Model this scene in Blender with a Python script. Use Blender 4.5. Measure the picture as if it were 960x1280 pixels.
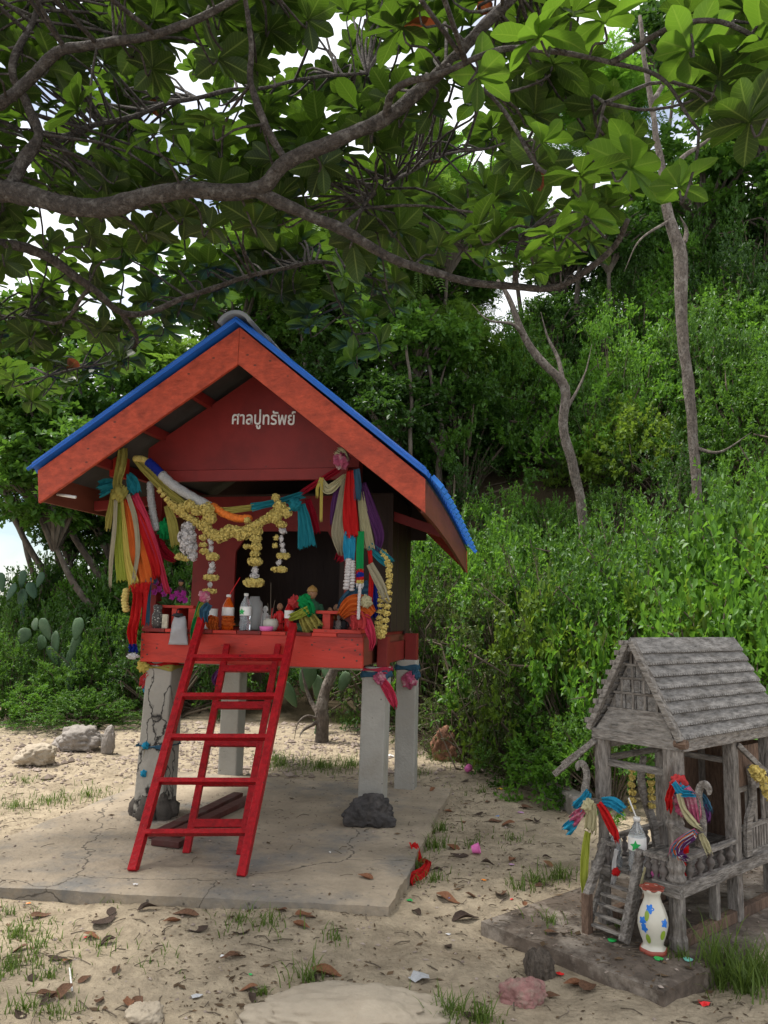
import bpy, bmesh, math, random
from mathutils import Vector, Matrix, noise as mnoise
R = math.radians
scene = bpy.context.scene
for o in list(bpy.data.objects): bpy.data.objects.remove(o)
COL = scene.collection

# ------------------------------------------------------------------ camera
CAM_H, FPX, PIT, ROLL = 1.6, 960.0, R(7.6), R(1.3)
cp, sp, cr, sr = math.cos(PIT), math.sin(PIT), math.cos(ROLL), math.sin(ROLL)
FW = Vector((0, cp, sp)); R0 = Vector((1, 0, 0)); U0 = Vector((0, -sp, cp))
RT = cr*R0 + sr*U0; UPV = -sr*R0 + cr*U0
CAM = Vector((0, 0, CAM_H))
cd = bpy.data.cameras.new('camera'); co = bpy.data.objects.new('camera', cd); COL.objects.link(co)
cd.sensor_fit = 'VERTICAL'; cd.sensor_height = 24; cd.lens = 18.0
cd.clip_start = 0.05; cd.clip_end = 3000
co.matrix_world = Matrix(((RT.x, UPV.x, -FW.x, 0), (RT.y, UPV.y, -FW.y, 0), (RT.z, UPV.z, -FW.z, CAM_H), (0, 0, 0, 1)))
scene.camera = co

# ------------------------------------------------------------------ world, sun, exposure
SUN_EL, SUN_AZ = R(66), R(285)      # azimuth measured clockwise from +Y: high, from the left
w = bpy.data.worlds.new('World'); scene.world = w; w.use_nodes = True
nt = w.node_tree; nt.nodes.clear()
out = nt.nodes.new('ShaderNodeOutputWorld'); bg = nt.nodes.new('ShaderNodeBackground')
sky = nt.nodes.new('ShaderNodeTexSky'); sky.sky_type = 'NISHITA'; sky.sun_disc = False
sky.sun_elevation = SUN_EL; sky.sun_rotation = SUN_AZ
tc = nt.nodes.new('ShaderNodeTexCoord'); mp = nt.nodes.new('ShaderNodeMapping'); mp.inputs['Scale'].default_value = (1, 1, 2.2); mp.inputs['Location'].default_value = (7, 2, 5)
nz = nt.nodes.new('ShaderNodeTexNoise'); nz.inputs['Scale'].default_value = 2.6; nz.inputs['Detail'].default_value = 7
rp = nt.nodes.new('ShaderNodeValToRGB'); rp.color_ramp.elements[0].position = .31; rp.color_ramp.elements[1].position = .50
mx = nt.nodes.new('ShaderNodeMix'); mx.data_type = 'RGBA'; mx.inputs[7].default_value = (8.6, 8.8, 9.2, 1)
L = nt.links.new
L(tc.outputs['Generated'], mp.inputs['Vector']); L(mp.outputs[0], nz.inputs['Vector']); L(nz.outputs['Fac'], rp.inputs['Fac'])
L(rp.outputs['Color'], mx.inputs[0]); L(sky.outputs[0], mx.inputs[6]); L(mx.outputs[2], bg.inputs['Color'])
bg.inputs['Strength'].default_value = 0.094; L(bg.outputs[0], out.inputs[0])
sd = bpy.data.lights.new('sun', 'SUN'); sd.energy = 3.4; sd.angle = R(10); sd.color = (1, .96, .9)
so = bpy.data.objects.new('sun', sd); COL.objects.link(so)
sdir = Vector((math.sin(SUN_AZ)*math.cos(SUN_EL), math.cos(SUN_AZ)*math.cos(SUN_EL), math.sin(SUN_EL)))
so.rotation_euler = (-sdir).to_track_quat('-Z', 'Y').to_euler()
so.location = sdir*30
vs = scene.view_settings; vs.view_transform = 'Standard'; vs.look = 'None'; vs.gamma = 1; vs.use_curve_mapping = False
vs.exposure = 0.84
scene.render.engine = 'CYCLES'
scene.cycles.max_bounces = 6; scene.cycles.diffuse_bounces = 2; scene.cycles.transparent_max_bounces = 12

# ------------------------------------------------------------------ pixel helpers (directions only; distance always from a surface)
def ray(x, y): return FW + (x-480)/FPX*RT + (640-y)/FPX*UPV
def onz(x, y, z=0.0):
    d = ray(x, y); return CAM + d*((z-CAM_H)/d.z)
def atY(x, y, Y):
    d = ray(x, y); return CAM + d*(Y/d.y)
def project(p):
    q = Vector(p)-CAM; z = q.dot(FW)
    if z < .05: return None
    return 480+FPX*q.dot(RT)/z, 640-FPX*q.dot(UPV)/z
class Frame:
    def __init__(s, origin, yaw):
        s.o = Vector(origin); s.yaw = yaw
        s.u = Vector((math.cos(yaw), math.sin(yaw), 0)); s.v = Vector((-math.sin(yaw), math.cos(yaw), 0))
    def loc(s, p): d = p-s.o; return Vector((d.dot(s.u), d.dot(s.v), p.z))
    def wor(s, l): return Vector((s.o.x, s.o.y, 0)) + s.u*l[0] + s.v*l[1] + Vector((0, 0, l[2]))
    def onb(s, x, y, b):           # hit the plane local-y = b
        d = ray(x, y); t = (b-(CAM-s.o).dot(s.v))/d.dot(s.v); return s.loc(CAM+d*t)
    def ona(s, x, y, a):           # hit the plane local-x = a
        d = ray(x, y); t = (a-(CAM-s.o).dot(s.u))/d.dot(s.u); return s.loc(CAM+d*t)
    def onz(s, x, y, z): return s.loc(onz(x, y, z))
    def mpp(s, l): return (s.wor(l)-CAM).dot(FW)/FPX

# ------------------------------------------------------------------ materials
MATS = {}
def nn(t, k, **kw):
    n = t.nodes.new(k)
    for a, b in kw.items(): setattr(n, a, b)
    return n
def M(name, base, rough=.65, var=.18, scale=6, bump=.15, bscale=40, spec=.3, stain=None, stain_amt=.5, stain_scale=2.5,
      stretch=(1, 1, 1), metallic=0, sheer=0, trans=0, coat=0, crack=False, crack_scale=(5.5, 5.5, 1.1), crack_w=.035, speck=None, speck_scale=60, speck_thr=.25):
    if name in MATS: return MATS[name]
    m = bpy.data.materials.new(name); m.use_nodes = True; t = m.node_tree; t.nodes.clear(); l = t.links.new
    o = nn(t, 'ShaderNodeOutputMaterial'); b = nn(t, 'ShaderNodeBsdfPrincipled')
    tc = nn(t, 'ShaderNodeTexCoord'); oi = nn(t, 'ShaderNodeObjectInfo')
    ad = nn(t, 'ShaderNodeVectorMath', operation='MULTIPLY_ADD')
    cx = nn(t, 'ShaderNodeCombineXYZ')
    for i in range(3): l(oi.outputs['Random'], cx.inputs[i])
    ad.inputs[1].default_value = (37, 19, 53); l(cx.outputs[0], ad.inputs[0]); l(tc.outputs['Object'], ad.inputs[2])
    mp = nn(t, 'ShaderNodeMapping'); mp.inputs['Scale'].default_value = stretch; l(ad.outputs[0], mp.inputs['Vector'])
    n1 = nn(t, 'ShaderNodeTexNoise'); n1.inputs['Scale'].default_value = scale; n1.inputs['Detail'].default_value = 6; n1.inputs['Roughness'].default_value = .65
    l(mp.outputs[0], n1.inputs['Vector'])
    mr = nn(t, 'ShaderNodeMapRange'); mr.inputs[1].default_value = .3; mr.inputs[2].default_value = .7; l(n1.outputs['Fac'], mr.inputs[0])
    mx = nn(t, 'ShaderNodeMix', data_type='RGBA'); l(mr.outputs[0], mx.inputs[0])
    mx.inputs[6].default_value = tuple(c*(1-var) for c in base)+(1,); mx.inputs[7].default_value = tuple(min(1, c*(1+var)) for c in base)+(1,)
    col = mx.outputs[2]
    if stain:
        n2 = nn(t, 'ShaderNodeTexNoise'); n2.inputs['Scale'].default_value = stain_scale; n2.inputs['Detail'].default_value = 8; n2.inputs['Roughness'].default_value = .7
        l(mp.outputs[0], n2.inputs['Vector'])
        r2 = nn(t, 'ShaderNodeMapRange'); r2.inputs[1].default_value = .5; r2.inputs[2].default_value = .68; r2.inputs[4].default_value = stain_amt; l(n2.outputs['Fac'], r2.inputs[0])
        m2 = nn(t, 'ShaderNodeMix', data_type='RGBA'); l(r2.outputs[0], m2.inputs[0]); l(col, m2.inputs[6]); m2.inputs[7].default_value = tuple(stain)+(1,); col = m2.outputs[2]
    if speck:
        v = nn(t, 'ShaderNodeTexVoronoi'); v.inputs['Scale'].default_value = speck_scale; l(mp.outputs[0], v.inputs['Vector'])
        r3 = nn(t, 'ShaderNodeMapRange'); r3.inputs[1].default_value = speck_thr; r3.inputs[2].default_value = speck_thr*.6; r3.inputs[3].default_value = 0; r3.inputs[4].default_value = .8
        l(v.outputs['Distance'], r3.inputs[0])
        m3 = nn(t, 'ShaderNodeMix', data_type='RGBA'); l(r3.outputs[0], m3.inputs[0]); l(col, m3.inputs[6]); m3.inputs[7].default_value = tuple(speck)+(1,); col = m3.outputs[2]
    hgt = None
    if crack:
        wz = nn(t, 'ShaderNodeTexNoise'); wz.inputs['Scale'].default_value = 7; wz.inputs['Detail'].default_value = 4; l(tc.outputs['Object'], wz.inputs['Vector'])
        sc = nn(t, 'ShaderNodeVectorMath', operation='MULTIPLY_ADD'); sc.inputs[1].default_value = (.16, .16, .16); l(wz.outputs['Color'], sc.inputs[0]); l(tc.outputs['Object'], sc.inputs[2])
        m4 = nn(t, 'ShaderNodeMapping'); m4.inputs['Scale'].default_value = crack_scale; l(sc.outputs[0], m4.inputs['Vector'])
        v = nn(t, 'ShaderNodeTexVoronoi', feature='DISTANCE_TO_EDGE'); v.inputs['Scale'].default_value = 1.0; l(m4.outputs[0], v.inputs['Vector'])
        r5 = nn(t, 'ShaderNodeMapRange'); r5.inputs[1].default_value = crack_w*.12; r5.inputs[2].default_value = crack_w; r5.inputs[3].default_value = 1; r5.inputs[4].default_value = 0; l(v.outputs['Distance'], r5.inputs[0])
        m5 = nn(t, 'ShaderNodeMix', data_type='RGBA'); l(r5.outputs[0], m5.inputs[0]); l(col, m5.inputs[6]); m5.inputs[7].default_value = ((.02, .017, .015, 1) if crack_w > .01 else (.085, .072, .058, 1)); col = m5.outputs[2]; hgt = r5.outputs[0]
    l(col, b.inputs['Base Color']); b.inputs['Roughness'].default_value = rough; b.inputs['Specular IOR Level'].default_value = spec; b.inputs['Metallic'].default_value = metallic
    if coat: b.inputs['Coat Weight'].default_value = coat; b.inputs['Coat Roughness'].default_value = .2
    if trans: b.inputs['Transmission Weight'].default_value = trans; b.inputs['IOR'].default_value = 1.35
    if bump:
        n3 = nn(t, 'ShaderNodeTexNoise'); n3.inputs['Scale'].default_value = bscale; n3.inputs['Detail'].default_value = 5; l(mp.outputs[0], n3.inputs['Vector'])
        bp = nn(t, 'ShaderNodeBump'); bp.inputs['Strength'].default_value = bump; bp.inputs['Distance'].default_value = .02; l(n3.outputs['Fac'], bp.inputs['Height'])
        l(bp.outputs[0], b.inputs['Normal'])
    sh = b.outputs[0]
    if sheer:
        tr = nn(t, 'ShaderNodeBsdfTranslucent'); l(col, tr.inputs['Color']); ms = nn(t, 'ShaderNodeMixShader'); ms.inputs[0].default_value = sheer
        l(sh, ms.inputs[1]); l(tr.outputs[0], ms.inputs[2]); sh = ms.outputs[0]
    l(sh, o.inputs[0]); MATS[name] = m; return m

def leaf_mat(name, dark, light, transl, rough=.45, tmix=.4, spec=.35, rare=None, rare_thr=.97, single=False):
    m = bpy.data.materials.new(name); m.use_nodes = True; t = m.node_tree; t.nodes.clear(); l = t.links.new
    o = nn(t, 'ShaderNodeOutputMaterial'); b = nn(t, 'ShaderNodeBsdfPrincipled'); a = nn(t, 'ShaderNodeAttribute', attribute_name='var')
    oi = nn(t, 'ShaderNodeObjectInfo')
    if single:
        s = nn(t, 'ShaderNodeMath', operation='ADD'); l(a.outputs['Fac'], s.inputs[0]); l(oi.outputs['Random'], s.inputs[1])
        f = nn(t, 'ShaderNodeMath', operation='FRACT'); l(s.outputs[0], f.inputs[0])
    else:
        r_ = nn(t, 'ShaderNodeMath', operation='MULTIPLY'); l(oi.outputs['Random'], r_.inputs[0]); r_.inputs[1].default_value = .42
        f = nn(t, 'ShaderNodeMath', operation='MULTIPLY_ADD'); l(a.outputs['Fac'], f.inputs[0]); f.inputs[1].default_value = .58; l(r_.outputs[0], f.inputs[2])
    mx = nn(t, 'ShaderNodeMix', data_type='RGBA'); l(f.outputs[0], mx.inputs[0]); mx.inputs[6].default_value = tuple(dark)+(1,); mx.inputs[7].default_value = tuple(light)+(1,)
    col = mx.outputs[2]
    mt = nn(t, 'ShaderNodeMix', data_type='RGBA'); mt.blend_type = 'MULTIPLY'; mt.inputs[0].default_value = 0
    tcol = nn(t, 'ShaderNodeMix', data_type='RGBA'); l(f.outputs[0], tcol.inputs[0]); tcol.inputs[6].default_value = tuple(c*.75 for c in transl)+(1,); tcol.inputs[7].default_value = tuple(transl)+(1,)
    tco = tcol.outputs[2]
    if rare:
        g = nn(t, 'ShaderNodeMath', operation='GREATER_THAN'); l(f.outputs[0], g.inputs[0]); g.inputs[1].default_value = rare_thr
        m2 = nn(t, 'ShaderNodeMix', data_type='RGBA'); l(g.outputs[0], m2.inputs[0]); l(col, m2.inputs[6]); m2.inputs[7].default_value = tuple(rare)+(1,); col = m2.outputs[2]
        m3 = nn(t, 'ShaderNodeMix', data_type='RGBA'); l(g.outputs[0], m3.inputs[0]); l(tco, m3.inputs[6]); m3.inputs[7].default_value = tuple(rare)+(1,); tco = m3.outputs[2]
    if single:      # pale midrib and faint side veins
        rb = nn(t, 'ShaderNodeAttribute', attribute_name='rib'); ln = nn(t, 'ShaderNodeAttribute', attribute_name='len')
        q1 = nn(t, 'ShaderNodeMapRange'); q1.inputs[1].default_value = .10; q1.inputs[2].default_value = .04; q1.inputs[3].default_value = 0; q1.inputs[4].default_value = .6; l(rb.outputs['Fac'], q1.inputs[0])
        q2 = nn(t, 'ShaderNodeMath', operation='MULTIPLY_ADD'); l(ln.outputs['Fac'], q2.inputs[0]); q2.inputs[1].default_value = 62; 
        q3 = nn(t, 'ShaderNodeMath', operation='MULTIPLY'); l(rb.outputs['Fac'], q3.inputs[0]); q3.inputs[1].default_value = -11; l(q3.outputs[0], q2.inputs[2])
        q4 = nn(t, 'ShaderNodeMath', operation='SINE'); l(q2.outputs[0], q4.inputs[0])
        q5 = nn(t, 'ShaderNodeMapRange'); q5.inputs[1].default_value = .86; q5.inputs[2].default_value = 1; q5.inputs[4].default_value = .3; l(q4.outputs[0], q5.inputs[0])
        q6 = nn(t, 'ShaderNodeMath', operation='MAXIMUM'); l(q1.outputs[0], q6.inputs[0]); l(q5.outputs[0], q6.inputs[1])
        q7 = nn(t, 'ShaderNodeMix', data_type='RGBA'); l(q6.outputs[0], q7.inputs[0]); l(col, q7.inputs[6]); q7.inputs[7].default_value = (.20, .26, .06, 1); col = q7.outputs[2]
    l(col, b.inputs['Base Color']); b.inputs['Roughness'].default_value = rough; b.inputs['Specular IOR Level'].default_value = spec
    tr = nn(t, 'ShaderNodeBsdfTranslucent'); l(tco, tr.inputs['Color']); ms = nn(t, 'ShaderNodeMixShader'); ms.inputs[0].default_value = tmix
    l(b.outputs[0], ms.inputs[1]); l(tr.outputs[0], ms.inputs[2]); l(ms.outputs[0], o.inputs[0]); return m

def glass_mat(name, col, rough=.05, alpha_mix=.5):
    m = bpy.data.materials.new(name); m.use_nodes = True; t = m.node_tree; b = t.nodes['Principled BSDF']
    b.inputs['Base Color'].default_value = tuple(col)+(1,); b.inputs['Roughness'].default_value = rough; b.inputs['Transmission Weight'].default_value = alpha_mix; b.inputs['IOR'].default_value = 1.3
    n = t.nodes.new('ShaderNodeTexNoise'); n.inputs['Scale'].default_value = 30; bp = t.nodes.new('ShaderNodeBump'); bp.inputs['Strength'].default_value = .1
    t.links.new(n.outputs['Fac'], bp.inputs['Height']); t.links.new(bp.outputs[0], b.inputs['Normal']); return m

# ------------------------------------------------------------------ mesh builder
class MB:
    def __init__(s): s.v = []; s.f = []; s.var = None
    def add(s, vs, fs):
        n = len(s.v); s.v += [tuple(p) for p in vs]; s.f += [tuple(i+n for i in f) for f in fs]; return s
    def box(s, lo, hi):
        x0, y0, z0 = lo; x1, y1, z1 = hi
        return s.add([(x0, y0, z0), (x1, y0, z0), (x1, y1, z0), (x0, y1, z0), (x0, y0, z1), (x1, y0, z1), (x1, y1, z1), (x0, y1, z1)],
                     [(0, 3, 2, 1), (4, 5, 6, 7), (0, 1, 5, 4), (1, 2, 6, 5), (2, 3, 7, 6), (3, 0, 4, 7)])
    def hexa(s, b4, t4):      # bottom ring, top ring (same order)
        return s.add(list(b4)+list(t4), [(0, 3, 2, 1), (4, 5, 6, 7), (0, 1, 5, 4), (1, 2, 6, 5), (2, 3, 7, 6), (3, 0, 4, 7)])
    def beam(s, p, q, wx, wz, up=(0, 0, 1)):     # rectangular bar from p to q
        p, q = Vector(p), Vector(q); d = (q-p).normalized(); up = Vector(up)
        sx = d.cross(up)
        if sx.length < 1e-4: sx = Vector((1, 0, 0))
        sx.normalize(); sz = sx.cross(d).normalized(); a, b = sx*wx/2, sz*wz/2
        return s.hexa([p-a-b, p+a-b, p+a+b, p-a+b], [q-a-b, q+a-b, q+a+b, q-a+b])
    def prism(s, poly, off):   # extrude a polygon by the vector off
        n = len(poly); off = Vector(off); P = [Vector(p) for p in poly]
        return s.add(P+[p+off for p in P], [tuple(range(n))[::-1], tuple(range(n, 2*n))]+[(i, (i+1) % n, n+(i+1) % n, n+i) for i in range(n)])
    def tube(s, pts, rad, k=8, cap=True):
        pts = [Vector(p) for p in pts]; n = len(pts)
        if not hasattr(rad, '__len__'): rad = [rad]*n
        vs = []; ref = Vector((.31, .2, .93))
        for i in range(n):
            d = (pts[min(i+1, n-1)]-pts[max(i-1, 0)]).normalized()
            a = d.cross(ref)
            if a.length < .05: a = d.cross(Vector((1, 0, 0)))
            a.normalize(); b = d.cross(a); ref = b if False else ref
            for j in range(k):
                t = 2*math.pi*j/k; vs.append(pts[i]+(a*math.cos(t)+b*math.sin(t))*rad[i])
        fs = [(i*k+j, i*k+(j+1) % k, (i+1)*k+(j+1) % k, (i+1)*k+j) for i in range(n-1) for j in range(k)]
        if cap: fs += [tuple(range(k))[::-1], tuple((n-1)*k+j for j in range(k))]
        return s.add(vs, fs)
    def lathe(s, prof, c=(0, 0, 0), k=16, lob=0, la=0., axis=None, sx=1, sy=1):
        c = Vector(c); vs = []; n = len(prof)
        for r, z in prof:
            for j in range(k):
                t = 2*math.pi*j/k; rr = r*(1+la*math.cos(lob*t)) if lob else r
                vs.append(c+Vector((rr*math.cos(t)*sx, rr*math.sin(t)*sy, z)))
        fs = [(i*k+j, i*k+(j+1) % k, (i+1)*k+(j+1) % k, (i+1)*k+j) for i in range(n-1) for j in range(k)]
        fs += [tuple(range(k))[::-1], tuple((n-1)*k+j for j in range(k))]
        return s.add(vs, fs)
    def ell(s, c, r, k=10, m=7, rough=0., seed=0, rot=None):
        c = Vector(c); vs = []; fs = []
        if not hasattr(r, '__len__'): r = (r, r, r)
        for i in range(m+1):
            ph = math.pi*i/m
            for j in range(k):
                t = 2*math.pi*j/k; d = Vector((math.sin(ph)*math.cos(t), math.sin(ph)*math.sin(t), -math.cos(ph)))
                e = 1+(rough*mnoise.noise(d*2.1+Vector((seed*3.7, seed, 0)))+rough*.3*mnoise.noise(d*4+Vector((seed, 0, seed*2))) if rough else 0)
                q = Vector((d.x*r[0]*e, d.y*r[1]*e, d.z*r[2]*e))
                if rot: q = rot @ q
                vs.append(c+q)
        fs = [(i*k+j, i*k+(j+1) % k, (i+1)*k+(j+1) % k, (i+1)*k+j) for i in range(m) for j in range(k)]
        return s.add(vs, fs)
    def build(s, name, mat, parent=None, smooth=False, bevel=0, var=None, loc=None, recalc=True):
        me = bpy.data.meshes.new(name); me.from_pydata(s.v, [], s.f)
        if recalc:
            bm = bmesh.new(); bm.from_mesh(me); bmesh.ops.remove_doubles(bm, verts=bm.verts, dist=1e-6); bmesh.ops.recalc_face_normals(bm, faces=bm.faces); bm.to_mesh(me); bm.free()
        if smooth: me.polygons.foreach_set('use_smooth', [True]*len(me.polygons))
        if var is not None:
            at = me.attributes.new('var', 'FLOAT', 'FACE'); at.data.foreach_set('value', var)
        me.materials.append(mat if not isinstance(mat, str) else MATS[mat]); me.update()
        o = bpy.data.objects.new(name, me); COL.objects.link(o)
        if parent: o.parent = parent
        if loc is not None: o.location = loc
        if bevel:
            b = o.modifiers.new('bevel', 'BEVEL'); b.width = bevel; b.segments = 2; b.limit_method = 'ANGLE'
        return o
def tag(o, label=None, cat=None, group=None, kind=None):
    if label: o['label'] = label
    if cat: o['category'] = cat
    if group: o['group'] = group
    if kind: o['kind'] = kind
    return o
def empty(name, loc=(0, 0, 0), rz=0, label=None, cat=None, group=None):
    o = bpy.data.objects.new(name, None); COL.objects.link(o); o.location = loc; o.rotation_euler = (0, 0, rz); o.empty_display_size = .1
    return tag(o, label, cat, group)
def copy_tree(o, parent=None):
    c = o.copy(); COL.objects.link(c); c.parent = parent
    for ch in [x for x in KIDS.get(o.name, [])]: copy_tree(ch, c)
    return c
KIDS = {}
def catmull(pts, n):
    pts = [Vector(p) for p in pts]
    if len(pts) == 2: return [pts[0].lerp(pts[1], i/n) for i in range(n+1)]
    P = [2*pts[0]-pts[1]]+pts+[2*pts[-1]-pts[-2]]; o = []; m = len(pts)-1
    for i in range(n+1):
        f = i/n*m; k = min(int(f), m-1); t = f-k; a, b, c, d = P[k:k+4]
        o.append(.5*((2*b)+(c-a)*t+(2*a-5*b+4*c-d)*t*t+(3*b-a-3*c+d)*t**3))
    return o
def lerp(a, b, t): return a+(b-a)*t
def sstep(a, b, x):
    t = max(0, min(1, (x-a)/(b-a))); return t*t*(3-2*t)

# ================================================================== GROUND
def gz(x, y):
    n = mnoise.noise(Vector((x*.9, y*.9, 1.3)))*.018+mnoise.noise(Vector((x*3.1, y*3.1, 4.2)))*.015+mnoise.noise(Vector((x*8, y*8, 7.7)))*.009+mnoise.noise(Vector((x*19, y*19, 2.7)))*.004
    n -= .045*max(0, mnoise.noise(Vector((x*4.3, y*4.3, 11.1)))-.22)*(1-sstep(7, 9, y))
    near = 1-sstep(8, 14, y)
    z = n*(near*.9+.1) + .07*sstep(6.6, 8.2, y) + .10*sstep(8.3, 10, y)
    z += .03*math.exp(-((y-4.25)/.4)**2)*(1-sstep(-.2, .5, x))+.045*sstep(.1, .5, x)*(1-sstep(1.2, 1.6, x))*sstep(4.2, 4.8, y)
    # keep the sand just under the slab that is poured on it
    if -2.5 < x < .6 and 4.32 < y < 7.2: z = min(z, .055)
    d = y-10.2+.30*max(-2, min(x, 14))
    if d > 0: z += min(.88*d*d/(d+1.6), 5.0+max(0, x-2)*1.0)*sstep(-5.0, 1.0, x+.10*(y-10))
    if d > 0: z += .05*d*(1-sstep(-6, 0, x))*(1-sstep(20, 60, y))
    return z
xs = [math.sinh(t*.0353)*.55 for t in range(-190, 191)]
xs = [x for x in xs]
ys = [4.6+math.sinh(t*.036)*.5 for t in range(-85, 190)]
mb = MB(); nx = len(xs)
mb.v = [(x, y, gz(x, y)) for y in ys for x in xs]
mb.f = [(j*nx+i, j*nx+i+1, (j+1)*nx+i+1, (j+1)*nx+i) for j in range(len(ys)-1) for i in range(nx-1)]
sand = M('sand', (.325, .265, .185), rough=.95, var=.3, scale=9, bump=1.0, bscale=34, spec=.1, stain=(.19, .148, .10), stain_amt=.7, stain_scale=2.6, speck=(.12, .09, .055), speck_scale=22, speck_thr=.10)
t_ = sand.node_tree; b_ = [n for n in t_.nodes if n.type == 'BSDF_PRINCIPLED'][0]; src = b_.inputs['Base Color'].links[0].from_socket
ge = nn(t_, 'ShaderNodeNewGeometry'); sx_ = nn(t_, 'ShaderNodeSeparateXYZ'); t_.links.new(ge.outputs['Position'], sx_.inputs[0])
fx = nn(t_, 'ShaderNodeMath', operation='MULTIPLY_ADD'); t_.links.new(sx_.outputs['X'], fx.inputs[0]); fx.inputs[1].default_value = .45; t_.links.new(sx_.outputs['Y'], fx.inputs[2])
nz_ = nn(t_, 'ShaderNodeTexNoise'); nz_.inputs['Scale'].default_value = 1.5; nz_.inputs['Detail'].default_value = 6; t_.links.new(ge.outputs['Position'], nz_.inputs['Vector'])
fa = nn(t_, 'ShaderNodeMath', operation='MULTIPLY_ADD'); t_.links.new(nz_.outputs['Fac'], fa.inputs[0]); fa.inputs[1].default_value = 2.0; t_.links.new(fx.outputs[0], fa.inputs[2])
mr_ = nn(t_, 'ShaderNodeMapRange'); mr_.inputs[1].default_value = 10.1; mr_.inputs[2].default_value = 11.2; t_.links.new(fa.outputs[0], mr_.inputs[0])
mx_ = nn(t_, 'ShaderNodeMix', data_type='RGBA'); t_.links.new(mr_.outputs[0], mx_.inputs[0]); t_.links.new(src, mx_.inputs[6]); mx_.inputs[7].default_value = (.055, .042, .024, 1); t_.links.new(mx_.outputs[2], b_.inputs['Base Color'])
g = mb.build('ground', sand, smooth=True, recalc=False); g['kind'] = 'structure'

SL = [Vector((-2.65, 4.47)), Vector((.08, 4.29)), Vector((.66, 7.12)), Vector((-1.98, 7.6))]
def slab_mesh(corners, ztop, zbot, n, jit, seed, und=.006):
    mb = MB(); A, B, C, D = corners; top = []
    for j in range(n+1):
        for i in range(n+1):
            u, v = i/n, j/n; p = A.lerp(B, u).lerp(D.lerp(C, u), v)
            e = min(u, v, 1-u, 1-v)
            if e < 1e-6:
                q = Vector((mnoise.noise(Vector((p.x*3, p.y*3, seed))), mnoise.noise(Vector((p.x*3, p.y*3, seed+9)))))*jit + Vector((mnoise.noise(Vector((p.x*14, p.y*14, seed))), mnoise.noise(Vector((p.x*14, p.y*14, seed+9)))))*jit*.4
                p = p+q
            z = ztop+und*mnoise.noise(Vector((p.x*2, p.y*2, seed)))-(.006 if e < 1e-6 else 0)
            top.append((p.x, p.y, z))
    mb.v = list(top); N = n+1
    mb.f = [(j*N+i, j*N+i+1, (j+1)*N+i+1, (j+1)*N+i) for j in range(n) for i in range(n)]
    ring = [i for i in range(N)]+[j*N+n for j in range(1, N)]+[n*N+i for i in range(n-1, -1, -1)]+[j*N for j in range(n-1, 0, -1)]
    b0 = len(mb.v)
    for k, r in enumerate(ring):
        x, y, z = top[r]; c = sum((Vector((q.x, q.y)) for q in corners), Vector((0, 0)))/4
        q = Vector((x, y))+(c-Vector((x, y))).normalized()*.015*mnoise.noise(Vector((x*9, y*9, 3)))
        mb.v.append((q.x, q.y, zbot))
    m = len(ring); mb.f += [(ring[(k+1) % m], ring[k], b0+k, b0+(k+1) % m) for k in range(m)]
    return mb
conc = M('slab_concrete', (.30, .245, .178), rough=.92, var=.3, scale=2.2, bump=.6, bscale=24, spec=.15, stain=(.155, .15, .14), stain_amt=.9, stain_scale=1.5, speck=(.07, .06, .05), speck_scale=15, speck_thr=.16, crack=True, crack_scale=(.34, .34, .34), crack_w=.0022)
slab_mesh(SL, .08, -.08, 60, .03, 2.0).build('concrete_slab', conc, recalc=False)['kind'] = 'structure'
# ================================================================== RED SHRINE
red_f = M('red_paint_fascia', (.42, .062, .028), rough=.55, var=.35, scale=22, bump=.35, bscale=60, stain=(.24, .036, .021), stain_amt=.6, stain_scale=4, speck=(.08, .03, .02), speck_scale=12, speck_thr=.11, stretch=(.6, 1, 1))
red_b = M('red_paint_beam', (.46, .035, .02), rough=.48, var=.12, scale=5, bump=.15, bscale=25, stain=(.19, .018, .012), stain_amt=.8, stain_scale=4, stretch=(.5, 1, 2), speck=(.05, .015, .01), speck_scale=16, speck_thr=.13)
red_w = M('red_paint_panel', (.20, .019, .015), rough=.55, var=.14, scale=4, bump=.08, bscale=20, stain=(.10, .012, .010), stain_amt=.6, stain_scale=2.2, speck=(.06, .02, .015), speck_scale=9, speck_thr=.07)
red_l = M('ladder_red', (.31, .006, .010), rough=.36, var=.35, scale=30, bump=.4, bscale=60, spec=.12, coat=.05, stain=(.17, .005, .006), stain_amt=.6, stain_scale=6, speck=(.03, .012, .01), speck_scale=11, speck_thr=.1)
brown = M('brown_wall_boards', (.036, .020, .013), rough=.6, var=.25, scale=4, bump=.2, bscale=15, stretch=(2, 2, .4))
eaveb = M('eave_board_brown', (.16, .045, .024), rough=.6, var=.2, scale=4, bump=.15, bscale=14, stain=(.08, .025, .015), stretch=(2, .5, 2))
blue = M('roof_blue', (.018, .125, .50), rough=.42, var=.14, scale=3, bump=.06, bscale=20, stain=(.02, .07, .22), stain_amt=.4)
grey_m = M('roof_underside', (.05, .047, .044), rough=.7, var=.2, bump=.1)
pconc = M('post_concrete', (.33, .315, .275), rough=.9, var=.12, scale=6, bump=.25, bscale=45, stain=(.20, .17, .13), stain_amt=.5, stain_scale=3, speck=(.06, .05, .045), speck_scale=9, speck_thr=.07)
pcrack = M('post_cracked', (.31, .285, .24), rough=.92, var=.16, scale=6, bump=.35, bscale=35, crack=True, stain=(.17, .15, .12), stain_amt=.6, stain_scale=3)
pale_w = M('pale_joist', (.33, .29, .22), rough=.8, var=.2, bump=.2)
white = M('white_paint', (.78, .76, .72), rough=.5, var=.04, bump=0)
dark_st = M('dark_mortar', (.07, .06, .05), rough=.95, var=.35, scale=10, bump=.6, bscale=30)

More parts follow.
